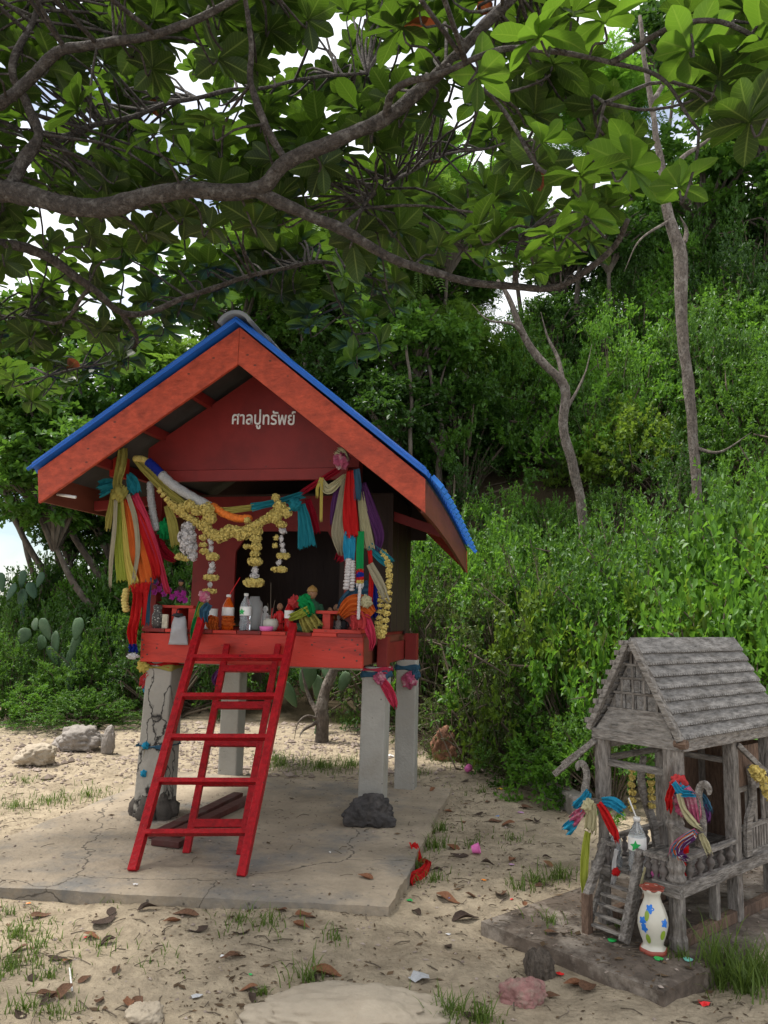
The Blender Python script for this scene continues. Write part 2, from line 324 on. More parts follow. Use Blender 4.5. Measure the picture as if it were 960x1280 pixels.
O = onz(466, 1022, .08); S = Frame(O, -R(12))
BB = -.40                                             # plane of the front beam
T = empty('red_shrine', (O.x, O.y, 0), -R(12), 'large red painted wooden shrine with blue gable roof raised on four concrete posts', 'shrine')
def part(name, mb, mat, parent=None, **k): return mb.build(name, mat, parent or T, **k)
def qb(x, y, b): return S.onb(x, y, b)
# posts
def post(c, top, w0, w1, z0, z1, mat):
    mb = MB(); n = 8
    for i in range(n):
        pass
    a, b = c; a2, b2 = top; h0, h1 = w0/2, w1/2
    mb.hexa([(a-h0, b-h0, z0), (a+h0, b-h0, z0), (a+h0, b+h0, z0), (a-h0, b+h0, z0)], [(a2-h1, b2-h1, z1), (a2+h1, b2-h1, z1), (a2+h1, b2+h1, z1), (a2-h1, b2+h1, z1)])
    return part('concrete_post', mb, mat, bevel=.012)
pfr = S.onb(465, 1020, 0); post((pfr.x, .0), (pfr.x+.012, 0), .19, .19, .03, 1.20, pconc)
tl = S.onb(206, 850, -.22)
pfl = S.onb(190, 1010, -.42); post((pfl.x+.01, -.40), (tl.x, -.22), .235, .215, .03, 1.20, pcrack)
pbl = S.onz(288, 966, .08); post((pbl.x, pbl.y), (pbl.x, pbl.y), .185, .185, .0, 1.20, pconc)
pbr = S.onz(507, 984, .08); post((pbr.x, pbr.y), (pbr.x, pbr.y), .18, .18, .0, 1.20, pconc)
mb = MB()
for k in range(7):
    t = k*2.4; mb.ell((pfl.x+.01+.12*math.cos(t), -.40+.12*math.sin(t), .11), (.075, .075, .09+.02*(k % 3)), 8, 6, .5, k)
part('mortar_footing', mb, dark_st, smooth=True)
# front beam and floor frame
bl0, bl1, br0, br1 = qb(175, 827, BB), qb(173, 789, BB), qb(453, 836, BB), qb(455, 793, BB)
ZF = (bl1.z+br1.z)/2; ZB = (bl0.z+br0.z)/2; AL, AR = bl0.x, br0.x
mb = MB(); mb.hexa([(AL, BB, bl0.z), (AR, BB, br0.z), (AR, BB+.035, br0.z), (AL, BB+.035, bl0.z)], [(AL-.005, BB, bl1.z-.012), (AR, BB, br1.z-.012), (AR, BB+.035, br1.z-.012), (AL-.005, BB+.035, bl1.z-.012)])
fb = part('front_beam', mb, red_b, bevel=.004)
for k, (x, y) in enumerate([(178, 800), (180, 806), (179, 812), (184, 818), (178, 822), (440, 800), (447, 806), (444, 813), (450, 818), (446, 826), (390, 806), (412, 812), (430, 822), (196, 810)]):
    p = qb(x, y, BB); MB().lathe([(.004, 0), (.007, .002), (.006, .004)], k=7).build('nail', dark_st, fb, loc=p).rotation_euler = (R(90), 0, 0)
BACK = 1.30
nb = 9
for k in range(nb):                      # floor boards run front to back
    x0 = lerp(AL, AR, k/nb)+.003; x1 = lerp(AL, AR, (k+1)/nb)-.003
    part('floor_board', MB().box((x0, BB-.012, ZF-.012), (x1, BACK, ZF+.014)), red_b if k % 2 else red_w, bevel=.003)
for s, x in ((0, AL+.03), (1, AR-.03)):
    part('side_beam', MB().box((x-.02, BB+.035, ZB+.02), (x+.02, BACK, ZF-.012)), eaveb if s else red_w, bevel=.003)
part('back_beam', MB().box((AL, BACK, ZB), (AR, BACK+.035, ZF)), red_w, bevel=.003)
for k in range(5):
    b = lerp(BB+.20, BACK-.08, k/4); part('floor_joist', MB().box((AL+.05, b-.03, ZB-.02), (AR-.05, b+.03, ZF-.0125)), pale_w, bevel=.003)
part('post_stub', MB().box((pfr.x+.02, -.05, 1.195), (pfr.x+.10, .06, ZF-.01)), red_w, bevel=.004)
part('post_stub', MB().box((pbr.x-.02, pbr.y-.05, 1.195), (pbr.x+.085, pbr.y+.06, ZF-.005)), red_w, bevel=.004)
part('side_beam', MB().box((AR+.002, .06, 1.205), (AR+.04, pbr.y, ZF-.07)), red_w, bevel=.003)
# front columns, gable wall
GB = -.26
cl = qb(192, 640, GB); crr = qb(439, 640, GB)
ZT = 2.62
for c in (cl, crr): part('column', MB().box((c.x-.05, GB+.036, ZF), (c.x+.05, GB+.13, ZT+.15)), red_w, bevel=.004)
p0, p1 = qb(145, 583, GB-.1), None
part('purlin_end', MB().box((p0.x-.045, GB-.12, p0.z-.085), (p0.x+.045, GB+.03, p0.z+.085)), red_b, bevel=.004)
# roof geometry in local coordinates
FB = -.85; RB = 2.0                                     # front and rear verge planes
rid = qb(297, 409, FB); eL = qb(47, 588, FB); eR = qb(531, 598, FB)
inn = qb(297, 455, FB); eLb = qb(48, 629, FB); eRb = qb(531, 641, FB)
def roof_z(a):
    if a < rid.x: return lerp(rid.z, eL.z, (rid.x-a)/(rid.x-eL.x))
    return lerp(rid.z, eR.z, (a-rid.x)/(eR.x-rid.x))
rail0 = qb(300, 601, GB).z; rail1 = qb(300, 587, GB).z
part('gable_rail', MB().box((cl.x+.06, GB-.012, rail0), (crr.x-.03, GB+.03, rail1)), red_w, bevel=.003)
xl = cl.x-.08; xr = crr.x+.05
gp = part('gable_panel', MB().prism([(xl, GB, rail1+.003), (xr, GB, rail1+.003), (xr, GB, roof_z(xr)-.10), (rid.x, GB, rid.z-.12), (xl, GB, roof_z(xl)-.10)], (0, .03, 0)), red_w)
part('gable_rail', MB().box((cl.x+.05, GB+.03, rail0+.02), (crr.x-.05, GB+.06, rail1+.1)), red_w, bevel=.003)
# lettering on the gable
fc = bpy.data.curves.new('lettering', 'FONT'); fc.body = '\u0e28\u0e32\u0e25\u0e1b\u0e39\u0e48\u0e17\u0e23\u0e31\u0e1e\u0e22\u0e4c'; fc.extrude = .004; fc.offset = .011; fc.size = 1
fo = bpy.data.objects.new('tmp', fc); COL.objects.link(fo)
me = bpy.data.meshes.new_from_object(fo.evaluated_get(bpy.context.evaluated_depsgraph_get())); bpy.data.objects.remove(fo)
xsn = [v.co.x for v in me.vertices] or [0, 1]; ysn = [v.co.y for v in me.vertices] or [0, 1]
s0, s1 = qb(290, 530, GB-.004), qb(369, 531, GB-.004); w_ = s1.x-s0.x; base_z = qb(330, 531, GB).z
h_ = S.mpp(s0)*25
for v in me.vertices:
    u = (v.co.x-min(xsn))/(max(xsn)-min(xsn)); q = (v.co.y-0)/(max(ysn)-min(ysn))
    v.co = (s0.x+u*w_, GB-.004-(v.co.z)*1.0, lerp(s0.z, s1.z, u)+q*h_)
me.materials.clear(); me.materials.append(white); lo = bpy.data.objects.new('lettering', me); COL.objects.link(lo); lo.parent = gp
# bargeboards
part('bargeboard', MB().prism([(eLb.x, FB, eLb.z), (inn.x, FB, inn.z), (inn.x, FB, rid.z), (eL.x, FB, eL.z)], (0, .03, 0)), red_f, bevel=.003)
part('bargeboard', MB().prism([(inn.x+.002, FB, inn.z), (eRb.x, FB, eRb.z), (eR.x, FB, eR.z), (inn.x+.002, FB, rid.z)], (0, .03, 0)), red_f, bevel=.003)
def sag(t, s): return -.24*(t**1.5)*s              # the right-hand eave has dropped towards the rear
dz = inn.z-rid.z
part('bargeboard', MB().prism([(eLb.x, RB, eLb.z), (inn.x, RB, inn.z), (inn.x, RB, rid.z), (eL.x, RB, eL.z)], (0, .03, 0)), red_f)
part('bargeboard', MB().prism([(inn.x+.002, RB, inn.z), (eRb.x, RB, eRb.z+sag(1, 1)), (eR.x, RB, eR.z+sag(1, 1)), (inn.x+.002, RB, rid.z)], (0, .03, 0)), red_f)
# corrugated sheets: ridge to eave, waves across the roof
def sheet(side, lift, amp, ext, m=10, per=.112):
    nb_ = int((RB-FB+.14)/per*8); mb = MB(); e = eL if side < 0 else eR
    for i in range(m+1):
        s = i/m*ext
        for j in range(nb_+1):
            b = FB-.05+(RB-FB+.14)*j/nb_; t = max(0, min(1, (b-FB)/(RB-FB)))
            a = lerp(rid.x, e.x, s); z = lerp(rid.z, e.z, s)+lift+amp*math.sin((b-FB)/per*2*math.pi)+(sag(t, s) if side > 0 else -.03*math.sin(t*3.1)*s)
            mb.v.append((a, b, z))
    N = nb_+1; mb.f = [(i*N+j, i*N+j+1, (i+1)*N+j+1, (i+1)*N+j) for i in range(m) for j in range(nb_)]
    return mb
for sd_ in (-1, 1):
    rs = part('roof_sheet', sheet(sd_, .058, .020, 1.04 if sd_ < 0 else 1.0), blue, smooth=True, recalc=False)
    so_ = rs.modifiers.new('thick', 'SOLIDIFY'); so_.thickness = .006
    e = eL if sd_ < 0 else eR
    mb = MB(); d = (e-rid)
    pts = []
    n_ = 6                                           # under-boarding that follows the sag
    for i in range(n_+1):
        for j in range(9):
            s = i/n_*.995; b = FB+.035+(RB-FB-.04)*j/8; t = (b-FB)/(RB-FB); mb.v.append((lerp(rid.x, e.x, s), b, lerp(rid.z, e.z, s)-.022+(sag(t, s) if sd_ > 0 else 0)))
    mb.f = [(i*9+j, i*9+j+1, (i+1)*9+j+1, (i+1)*9+j) for i in range(n_) for j in range(8)]
    so_ = part('roof_lining', mb, grey_m, recalc=False).modifiers.new('thick', 'SOLIDIFY'); so_.thickness = .018
    # blue verge flashing over the bargeboard
    a2, z2 = lerp(rid.x, e.x, 1.015), lerp(rid.z, e.z, 1.015)
    part('verge_flashing', MB().prism([(rid.x, FB-.045, rid.z+.025), (a2, FB-.045, z2+.025), (a2, FB-.045, z2+.068), (rid.x, FB-.045, rid.z+.068)], (0, .10, 0)), blue, bevel=.004)
    # purlins
    for s in (.30, .55, .8):
        b = [FB+.04, RB-.02]; a = lerp(rid.x, e.x, s); z = lerp(rid.z, e.z, s)-.075
        part('purlin', MB().hexa([(a-.025, b[0], z-.045), (a+.025, b[0], z-.045), (a+.025, b[0], z+.03), (a-.025, b[0], z+.03)], [(a-.025, b[1], z-.045+(sag(1, s) if sd_ > 0 else 0)), (a+.025, b[1], z-.045+(sag(1, s) if sd_ > 0 else 0)), (a+.025, b[1], z+.03+(sag(1, s) if sd_ > 0 else 0)), (a-.025, b[1], z+.03+(sag(1, s) if sd_ > 0 else 0))]), red_w)
    # eave fascia
    mb = MB(); n_ = 12
    hh = (eL.z-eLb.z)*.92
    for j in range(n_+1):
        t = j/n_; b = lerp(FB+.03, RB, t); q = sag(t, 1) if sd_ > 0 else 0
        for da, zz in ((0, -hh), (.025*sd_, -hh), (.025*sd_, .0), (0, .0)): mb.v.append((e.x-.028*sd_+da, b, e.z+zz+q))
    for j in range(n_):
        for k in range(4): mb.f.append((j*4+k, j*4+(k+1) % 4, (j+1)*4+(k+1) % 4, (j+1)*4+k))
    mb.f += [(0, 1, 2, 3), tuple(n_*4+k for k in (3, 2, 1, 0))]
    part('eave_board', mb, eaveb)
blue_t = M('tile_end_blue', (.03, .20, .66), rough=.4, var=.2, scale=12, bump=.1)
for j in range(15):
    t = (j+.5)/15; b = lerp(FB+.03, RB-.02, t); dv = (Vector((eR.x, 0, eR.z))-Vector((rid.x, 0, rid.z))).normalized(); up_ = Vector((-dv.z, 0, dv.x))
    e = Vector((eR.x, b, eR.z+sag(t, 1)))+dv*.01+up_*.035; c0, c1 = e, e+dv*.10; h0, h1 = .046, .030
    mb = MB().hexa([c0+Vector((0, -h0, 0))-up_*.004, c0+Vector((0, h0, 0))-up_*.004, c0+Vector((0, h0*.8, 0))+up_*.03, c0+Vector((0, -h0*.8, 0))+up_*.03], [c1+Vector((0, -h1, 0))-up_*.02, c1+Vector((0, h1, 0))-up_*.02, c1+Vector((0, h1*.8, 0))+up_*.016, c1+Vector((0, -h1*.8, 0))+up_*.016])
    part('tile_end', mb, blue_t, bevel=.004)
# ridge cap: an overlapping row of half-round tiles
capm = M('ridge_cap_tile', (.24, .25, .26), rough=.7, var=.2, stain=(.05, .12, .30), stain_amt=.7, stain_scale=3, bump=.2)
for k in range(7):
    mb = MB(); b0 = FB-.07+k*.43; n_ = 10
    for b, r in ((b0, .135), (b0+.46, .12)):
        for rr in (r, r-.028):
            for i in range(n_+1):
                th = R(20)+R(140)*i/n_; mb.v.append((rid.x+rr*1.05*math.cos(th), b, rid.z-.025+rr*.95*math.sin(th)))
    N = n_+1
    for i in range(n_): mb.f += [(i, i+1, 2*N+i+1, 2*N+i), (N+i, N+i+1, 3*N+i+1, 3*N+i), (i, i+1, N+i+1, N+i), (2*N+i, 2*N+i+1, 3*N+i+1, 3*N+i)]
    for i in (0, n_): mb.f.append((i, N+i, 3*N+i, 2*N+i))
    part('ridge_cap', mb, capm)
# cross tie beams at eave level + lamp
for s, x in ((-1, eL.x), (1, eR.x)):
    for b in ((-.12, .55) if s < 0 else (.55,)):
        c = cl.x if s < 0 else crr.x
        part('outrigger', MB().beam((c, b, 2.50), (x-.04*s, b, eLb.z+.08 if s < 0 else eRb.z+.09+sag((b-FB)/(RB-FB), 1)), .05, .08), red_w, bevel=.003)
lm = qb(92, 622, FB+.25); part('tube_lamp', MB().tube([(lm.x-.08, FB+.16, lm.z+.012), (lm.x+.08, FB+.16, lm.z-.012)], .012, 8), white, smooth=True)
# inner room
RBF = .50
rl = qb(237, 780, RBF).x; o0 = qb(294, 700, RBF); o1 = qb(425, 700, RBF); ot = qb(350, 664, RBF).z; oc = qb(294, 690, RBF).z
rr = S.ona(489, 800, AR+.03).x; rr = AR+.02
ZR = 2.62
part('room_front_wall', MB().box((rl, RBF, ZF+.014), (o0.x, RBF+.03, ZR)), red_w)
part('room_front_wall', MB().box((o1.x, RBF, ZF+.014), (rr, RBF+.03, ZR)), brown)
part('room_header', MB().prism([(o0.x, RBF-.003, ZR), (o0.x, RBF-.003, oc), (o0.x+.12, RBF-.003, ot), (o1.x-.12, RBF-.003, ot), (o1.x, RBF-.003, oc), (o1.x, RBF-.003, ZR)], (0, .03, 0)), red_w)
nbw = 4
for k in range(nbw):
    b0, b1 = lerp(RBF+.032, BACK+.10, k/nbw)+.003, lerp(RBF+.032, BACK+.10, (k+1)/nbw)-.003
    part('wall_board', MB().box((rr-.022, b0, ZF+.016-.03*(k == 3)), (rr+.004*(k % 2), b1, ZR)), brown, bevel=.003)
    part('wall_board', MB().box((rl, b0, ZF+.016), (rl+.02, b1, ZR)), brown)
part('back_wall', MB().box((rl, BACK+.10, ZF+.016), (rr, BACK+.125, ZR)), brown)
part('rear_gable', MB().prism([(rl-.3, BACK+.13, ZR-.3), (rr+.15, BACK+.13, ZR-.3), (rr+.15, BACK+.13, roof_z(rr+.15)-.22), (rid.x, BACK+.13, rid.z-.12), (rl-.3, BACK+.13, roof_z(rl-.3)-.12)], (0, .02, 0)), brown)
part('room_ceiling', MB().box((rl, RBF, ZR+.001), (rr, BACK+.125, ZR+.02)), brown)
part('corner_trim', MB().box((rr-.03, RBF-.04, ZF+.015), (rr+.012, RBF-.004, ZR)), brown, bevel=.003)
# ================================================================== LADDERS AND THINGS ON THE SLAB
def ladder(lab, fl, fr, tl, tr, b_top, rung_px, rw, rt, rungw, rungh, zf=.08, over=0):
    P = [S.onz(*fl, zf), S.onz(*fr, zf), S.onb(*tl, b_top), S.onb(*tr, b_top)]
    t = empty('ladder', S.wor(((P[0].x+P[1].x)/2, (P[0].y+P[1].y)/2, zf)), -R(12), lab, 'ladder')
    o = Vector(((P[0].x+P[1].x)/2, (P[0].y+P[1].y)/2, zf)); Q = [p-o for p in P]
    nrm = (Q[1]-Q[0]).cross(Q[2]-Q[0]).normalized()
    for a, b in ((Q[0], Q[2]), (Q[1], Q[3])): MB().beam(a-(b-a)*.004, b, rw, rt, up=nrm).build('rail', red_l, t, bevel=.004)
    # rungs: pixel heights meet the ladder plane
    for y in rung_px:
        e = []
        for a, b in ((P[0], P[2]), (P[1], P[3])):
            best = min((abs(project(S.wor(a.lerp(b, k/400)))[1]-y), k) for k in range(401)); e.append(Q[0 if a is P[0] else 1].lerp(Q[2 if a is P[0] else 3], best[1]/400))
        MB().beam(e[0]+nrm*.006, e[1]+nrm*.006, rungh, rungw, up=nrm).build('rung', red_l, t, bevel=.004)
    return t
ladder('tall red ladder leaning on the front beam of the red shrine', (166, 1088), (302, 1095), (252, 774), (367, 781), BB-.10, [823, 871, 922, 977, 1041], .052, .06, .05, .030)
ladder('shorter narrow red ladder standing behind the tall red ladder', (233, 1066), (300, 1068), (284, 806), (348, 806), BB-.03, [836, 882, 929, 978, 1030], .045, .045, .03, .052)
def rock(name, lab, px, zc, size, seed, mat, cat='rock', group=None, rough=.42, flat=None, rz=0):
    p = onz(*px, zc) if len(px) == 2 else Vector(px)
    bm = bmesh.new(); bmesh.ops.create_icosphere(bm, subdivisions=5, radius=1); mb = MB(); sd3 = Vector((seed*3.7, seed*1.3, seed*.7))
    for v in bm.verts:
        d = v.co.normalized(); e = 1+rough*(mnoise.noise(d*1.1+sd3)*.9+abs(mnoise.noise(d*2.6+sd3))*.55+mnoise.noise(d*6+sd3)*.22+mnoise.noise(d*14+sd3)*.11+mnoise.noise(d*30+sd3)*.05)-rough*.2
        q = Vector((d.x*size[0], d.y*size[1], d.z*size[2]))*e; z = q.z+size[2]*.62; mb.v.append((q.x, q.y, max(z, 0)))
    mb.f = [tuple(v.index for v in f.verts) for f in bm.faces]; bm.free()
    o = mb.build(name, mat, smooth=True); o.location = (p.x, p.y, zc-.012); o.rotation_euler.z = rz
    return tag(o, lab, cat, group)
drk = M('dark_rock', (.055, .05, .048), rough=.9, var=.5, scale=14, bump=.7, bscale=35, stain=(.14, .12, .10), stain_amt=.5, stain_scale=6)
gry = M('grey_rock', (.27, .24, .21), rough=.92, var=.25, scale=7, bump=.7, bscale=22, stain=(.17, .15, .13), stain_amt=.6, stain_scale=4)
pal = M('pale_rock', (.38, .32, .24), rough=.95, var=.15, scale=5, bump=.5, bscale=22, stain=(.30, .24, .17), stain_amt=.5, stain_scale=4)
pnk = M('pink_rock', (.27, .135, .12), rough=.9, var=.4, scale=18, bump=.7, bscale=40, stain=(.27, .215, .165), stain_amt=.9, stain_scale=16)
p = S.wor((S.onz(463, 1030, .08).x, -.215, 0))
rock('rock', 'black rough rock lying against the foot of a concrete post', (p.x, p.y, 0), .08, (.175, .11, .14), 5, drk, rough=.5)
rock('rock', 'pink mottled rock half sunk in the sand by small plinth', (653, 1258), -.035, (.10, .085, .075), 8, pnk)
rock('rock', 'grey flat-topped boulder lying before the green bushes', (97, 935), .10, (.26, .20, .16), 3, gry)
rock('rock', 'small pale boulder on rubble beside grey boulder', (45, 953), .08, (.19, .15, .12), 4, pal)
rock('rock', 'broad pale stone with smooth top, mostly buried in sand', (440, 1281), -.03, (.40, .20, .085), 11, pal, rough=.35)
rock('rock', 'dark fibrous broken stump lying below the corner of grey plinth', (674, 1222), -.02, (.06, .06, .085), 6, M('stump_brown', (.10, .08, .062), rough=.95, var=.5, scale=25, bump=1, bscale=60, stretch=(2, 2, .3)), 'stump')
rock('rock', 'stubby pale tree stump on the rubble by grey boulder', (135, 940), .09, (.07, .07, .17), 9, gry, 'stump', rough=.25)
rock('rock', 'rusty brown lump of rubble beside the rear post', (560, 958), .05, (.17, .15, .24), 14, M('rusty', (.20, .10, .06), rough=.95, var=.5, scale=15, bump=.9, bscale=30), 'rubble')
rock('rock', 'wedge of pale stone lying in the bottom sand', (180, 1277), -.02, (.07, .06, .05), 15, pal)
# low kerb stone behind the small house
k0, k1 = onz(640, 968, .03), onz(705, 1010, .03)
tag(MB().beam(Vector((k0.x, k0.y, .06)), Vector((k1.x+.12, k1.y-.1, .05)), .16, .20).build('kerb_stone', gry, bevel=.02), 'weathered stone block edging the sand below the bushes', 'stone block')
plank_m = M('plank_dark_red', (.075, .022, .018), rough=.6, var=.3, scale=6, bump=.3, bscale=20, stain=(.16, .13, .11), stain_amt=.5, stain_scale=4)
for k, (a, b, lab, h) in enumerate([((192, 1046), (298, 994), 'longest dark red plank lying on the slab behind the ladders', .10),
                                ((206, 1050), (304, 1003), 'dark red plank lying alongside the longest plank on the slab', .10),
                                ((285, 1012), (312, 999), 'short dark red plank offcut on the slab behind the ladder', .10),
                                ((193, 1052), (228, 1056), 'charred short plank lying crosswise before the plank pile', .10)]):
    p, q = onz(*a, h), onz(*b, h); p.z = q.z = .104+.001*k
    tag(MB().beam(p, q, .085, .04).build('plank', plank_m, bevel=.004), lab, 'plank')
# ================================================================== SMALL WOODEN SPIRIT HOUSE
ow = M('old_wood', (.205, .184, .162), rough=.9, var=.6, scale=38, bump=.8, bscale=70, spec=.15, stretch=(1.5, 1.5, .35), stain=(.075, .055, .042), stain_amt=.85, stain_scale=13)
owx = M('old_wood_long', (.213, .192, .17), rough=.9, var=.6, scale=38, bump=.8, bscale=70, spec=.15, stretch=(.35, 1.5, 1.5), stain=(.075, .058, .045), stain_amt=.85, stain_scale=13)
owy = M('old_wood_cross', (.208, .188, .166), rough=.9, var=.6, scale=38, bump=.8, bscale=70, spec=.15, stretch=(1.5, .35, 1.5), stain=(.075, .058, .045), stain_amt=.85, stain_scale=13)
owr = M('old_wood_roof', (.20, .187, .172), rough=.92, var=.6, scale=30, bump=.8, bscale=70, spec=.12, stretch=(.4, 1.2, 1.2), stain=(.10, .085, .07), stain_amt=.6, stain_scale=14)
oww = M('old_wood_warm', (.15, .095, .065), rough=.88, var=.4, scale=38, bump=.8, bscale=70, stretch=(1.5, 1.5, .35), stain=(.06, .04, .03), stain_amt=.6)
plm = M('plinth_concrete', (.11, .085, .065), rough=.95, var=.5, scale=9, bump=.5, bscale=28, stain=(.34, .29, .235), stain_amt=.85, stain_scale=5)
Qw = onz(848, 1186, .065); HY = R(40); Hs = Frame(Qw, HY)
def hw(p, q): v = Hs.wor((p, q, 0)); return Vector((v.x, v.y))
pl = slab_mesh([hw(-.44, -.185), hw(1.9, -.185), hw(1.9, .78), hw(-.50, .80)], .065, -.03, 40, .012, 5.0, .004).build('plinth', plm, recalc=False)
tag(pl, 'stained grey concrete plinth under the small wooden spirit house', 'plinth')
HT = empty('wooden_spirit_house', (Qw.x, Qw.y, 0), HY, 'small weathered grey wooden spirit house with steep shingled roof and balusters', 'spirit house')
def hp(name, mb, mat, parent=None, **k): return mb.build(name, mat, parent or HT, **k)
W = .40; LEN = 1.03; ZS = .065; FL0, FL1 = .305, .355; EZ = .985
pR = Hs.ona if False else None
pr = (lambda: Hs.onb(915, 1000, 0).x)()              # third post along the side
# ground sills
hp('ground_sill', MB().box((0.03, -.022, ZS), (LEN, .022, ZS+.055)), oww, bevel=.004)
hp('ground_sill', MB().box((0.03, W-.022, ZS), (LEN, W+.022, ZS+.055)), oww, bevel=.004)
hp('floor_beam', MB().box((-.02, -.045, FL0), (LEN, -.012, FL1+.01)), owx, bevel=.004)
hp('floor_beam', MB().box((-.02, W+.012, FL0), (LEN, W+.045, FL1+.01)), owx, bevel=.004)
hp('floor_beam', MB().box((-.055, -.045, FL0), (-.022, .10, FL1+.01)), owy, bevel=.004)
hp('floor_beam', MB().box((-.055, .33, FL0), (-.022, W+.045, FL1+.01)), owy, bevel=.004)
for k in range(8):
    q0, q1 = lerp(0, W, k/8)+.002, lerp(0, W, (k+1)/8)-.002; hp('floor_board', MB().box((-.02, q0, FL1-.02), (LEN, q1, FL1)), owx)
def turned(p, q, z0, z1, r, k=8, mat=ow):
    h = z1-z0; prof = [(r*1.15, z0), (r*1.15, z0+.05*h), (r*.95, z0+.07*h), (r*.95, z0+.32*h), (r*1.2, z0+.34*h), (r*.9, z0+.37*h), (r*1.15, z0+.40*h), (r*.85, z0+.43*h), (r*.8, z0+.5*h), (r*.85, z0+.58*h), (r*1.15, z0+.62*h), (r*.9, z0+.64*h), (r*1.2, z0+.67*h), (r*1.25, z0+.70*h), (r*1.25, z1)]
    return hp('post', MB().lathe(prof, (p, q, 0), k), mat, bevel=.003)
turned(0, 0, ZS, EZ, .041); turned(0, W, ZS, EZ, .034)
for p_, q_ in ((pr, 0), (pr, W), (LEN-.03, 0), (LEN-.03, W)): hp('post', MB().box((p_-.03, q_-.03, ZS), (p_+.03, q_+.03, EZ)), ow, bevel=.004)
hp('stub_post', MB().box((pr*.62-.02, -.02, ZS+.05), (pr*.62+.02, .02, FL0)), ow)
# eave ring
hp('eave_beam', MB().box((-.050, -.055, EZ-.005), (-.014, W+.035, EZ+.05)), owy, bevel=.004)
hp('eave_beam', MB().box((-.012, -.060, EZ-.012), (LEN+.05, -.025, EZ+.052)), owx, bevel=.004)
hp('eave_beam', MB().box((-.012, W+.005, EZ-.012), (LEN+.05, W+.035, EZ+.052)), owx, bevel=.004)
hp('beam_end', MB().lathe([(.022, -.03), (.026, 0), (.022, .03)], (0, 0, 0), 10), oww, loc=(-.035, -.062, EZ+.03)).rotation_euler = (R(90), 0, 0)
hp('tie_beam', MB().box((-.012, .03, .845), (.012, W-.03, .88)), owy, bevel=.003)
hp('tie_beam', MB().box((.03, W-.012, .86), (LEN, W+.012, .89)), owx, bevel=.003)
hp('tie_beam', MB().box((pr-.012, .03, .85), (pr+.012, W-.03, .88)), owy, bevel=.003)
hp('tie_beam', MB().box((.03, W-.012, .93), (LEN, W+.012, .96)), owx, bevel=.003)
hp('back_panel', MB().box((pr+.04, W-.01, FL1), (LEN-.04, W+.008, .845)), oww)
hp('back_panel', MB().box((LEN-.015, .03, FL1), (LEN-.002, W-.03, .93)), oww)
# roof: rows of lapped toothed shingle boards on each slope
RZ = EZ+.045; RID = 1.485; mid = W/2
def slope_pt(side, s, p, off):       # s 0 at eave, 1 at ridge
    q = lerp(-.05, mid, s) if side < 0 else lerp(W+.035, mid, s)
    n = Vector((0, side*(RID-RZ), mid+.045)).normalized()
    return Vector((p, q, lerp(RZ, RID, s)))+n*off
rows = 8; RF, RL = -.022, LEN+.06
f0 = -.045
for side in (-1, 1):
    for k in range(rows):
        s0_, s1_ = k/rows, min(1, (k+1)/rows+.03)
        mb = MB(); n_ = 46 if side < 0 else 30; p0_, p1_ = RF-.03*(1-s0_)*0, RL
        for i in range(n_):                 # serrated lower edge: little teeth
            u0, u1, um = lerp(p0_, p1_, i/n_), lerp(p0_, p1_, (i+1)/n_), lerp(p0_, p1_, (i+.62)/n_)
            A = [slope_pt(side, s0_+.018, u0, .026), slope_pt(side, s0_-.012, u0, .026), slope_pt(side, s0_-.012, um, .026), slope_pt(side, s0_+.018, u1, .026)]
            B = [slope_pt(side, s0_+.018, u0, .006), slope_pt(side, s0_-.012, u0, .006), slope_pt(side, s0_-.012, um, .006), slope_pt(side, s0_+.018, u1, .006)]
            mb.add(A+B, [(0, 1, 2, 3), (4, 7, 6, 5), (1, 5, 6, 2), (2, 6, 7, 3), (0, 4, 5, 1)])
        C = [slope_pt(side, s0_+.018, p0_, .026), slope_pt(side, s0_+.018, p1_, .026), slope_pt(side, s1_, p1_, .005), slope_pt(side, s1_, p0_, .005)]
        D = [slope_pt(side, s0_+.018, p0_, .004), slope_pt(side, s0_+.018, p1_, .004), slope_pt(side, s1_, p1_, -.008), slope_pt(side, s1_, p0_, -.008)]
        mb.hexa(C, D)
        hp('shingle_row', mb, owr)
    # verge board along the front gable slope
    a, b = slope_pt(side, -.02, RF-.022, .012), slope_pt(side, 1.0, RF-.022, .012)
    hp('verge_board', MB().beam(a, b, .03, .038, up=(1, 0, 0)), owy, bevel=.003)
    for k in range(9 if side > 0 else 0):
        c = a.lerp(b, (k+.5)/9); hp('verge_tooth', MB().box((-.015, -.018, -.012), (.015, .018, .012)), ow, loc=c+Vector((-.004, side*.012, .018)))
hp('ridge_board', MB().prism([(RF-.02, mid-.055, RID-.045), (RF-.02, mid, RID+.028), (RF-.02, mid+.055, RID-.045)], (RL-RF+.02, 0, 0)), owr, bevel=.003)
# front gable: brick-like panels between battens, over a toothed skirt board
GP = .008
def gq(s, z):
    f = (z-RZ)/(RID-RZ); return lerp(-.035, mid, f) if s < 0 else lerp(W+.02, mid, f)
hp('gable_backing', MB().prism([(GP, gq(-1, RZ), RZ), (GP, gq(1, RZ), RZ), (GP, mid, RID-.02)], (.012, 0, 0)), ow)
zs = [RZ+.105, RZ+.19, RZ+.265, RZ+.335, RZ+.40]
mb = MB()
hp('gable_skirt', MB().hexa([(GP-.052, gq(-1, RZ)+.01, RZ+.005), (GP-.052, gq(1, RZ)-.01, RZ+.005), (GP-.040, gq(1, RZ)-.01, RZ+.005), (GP-.040, gq(-1, RZ)+.01, RZ+.005)],
                             [(GP-.016, gq(-1, zs[0])+.012, zs[0]), (GP-.016, gq(1, zs[0])-.012, zs[0]), (GP-.004, gq(1, zs[0])-.012, zs[0]), (GP-.004, gq(-1, zs[0])+.012, zs[0])]), owy)
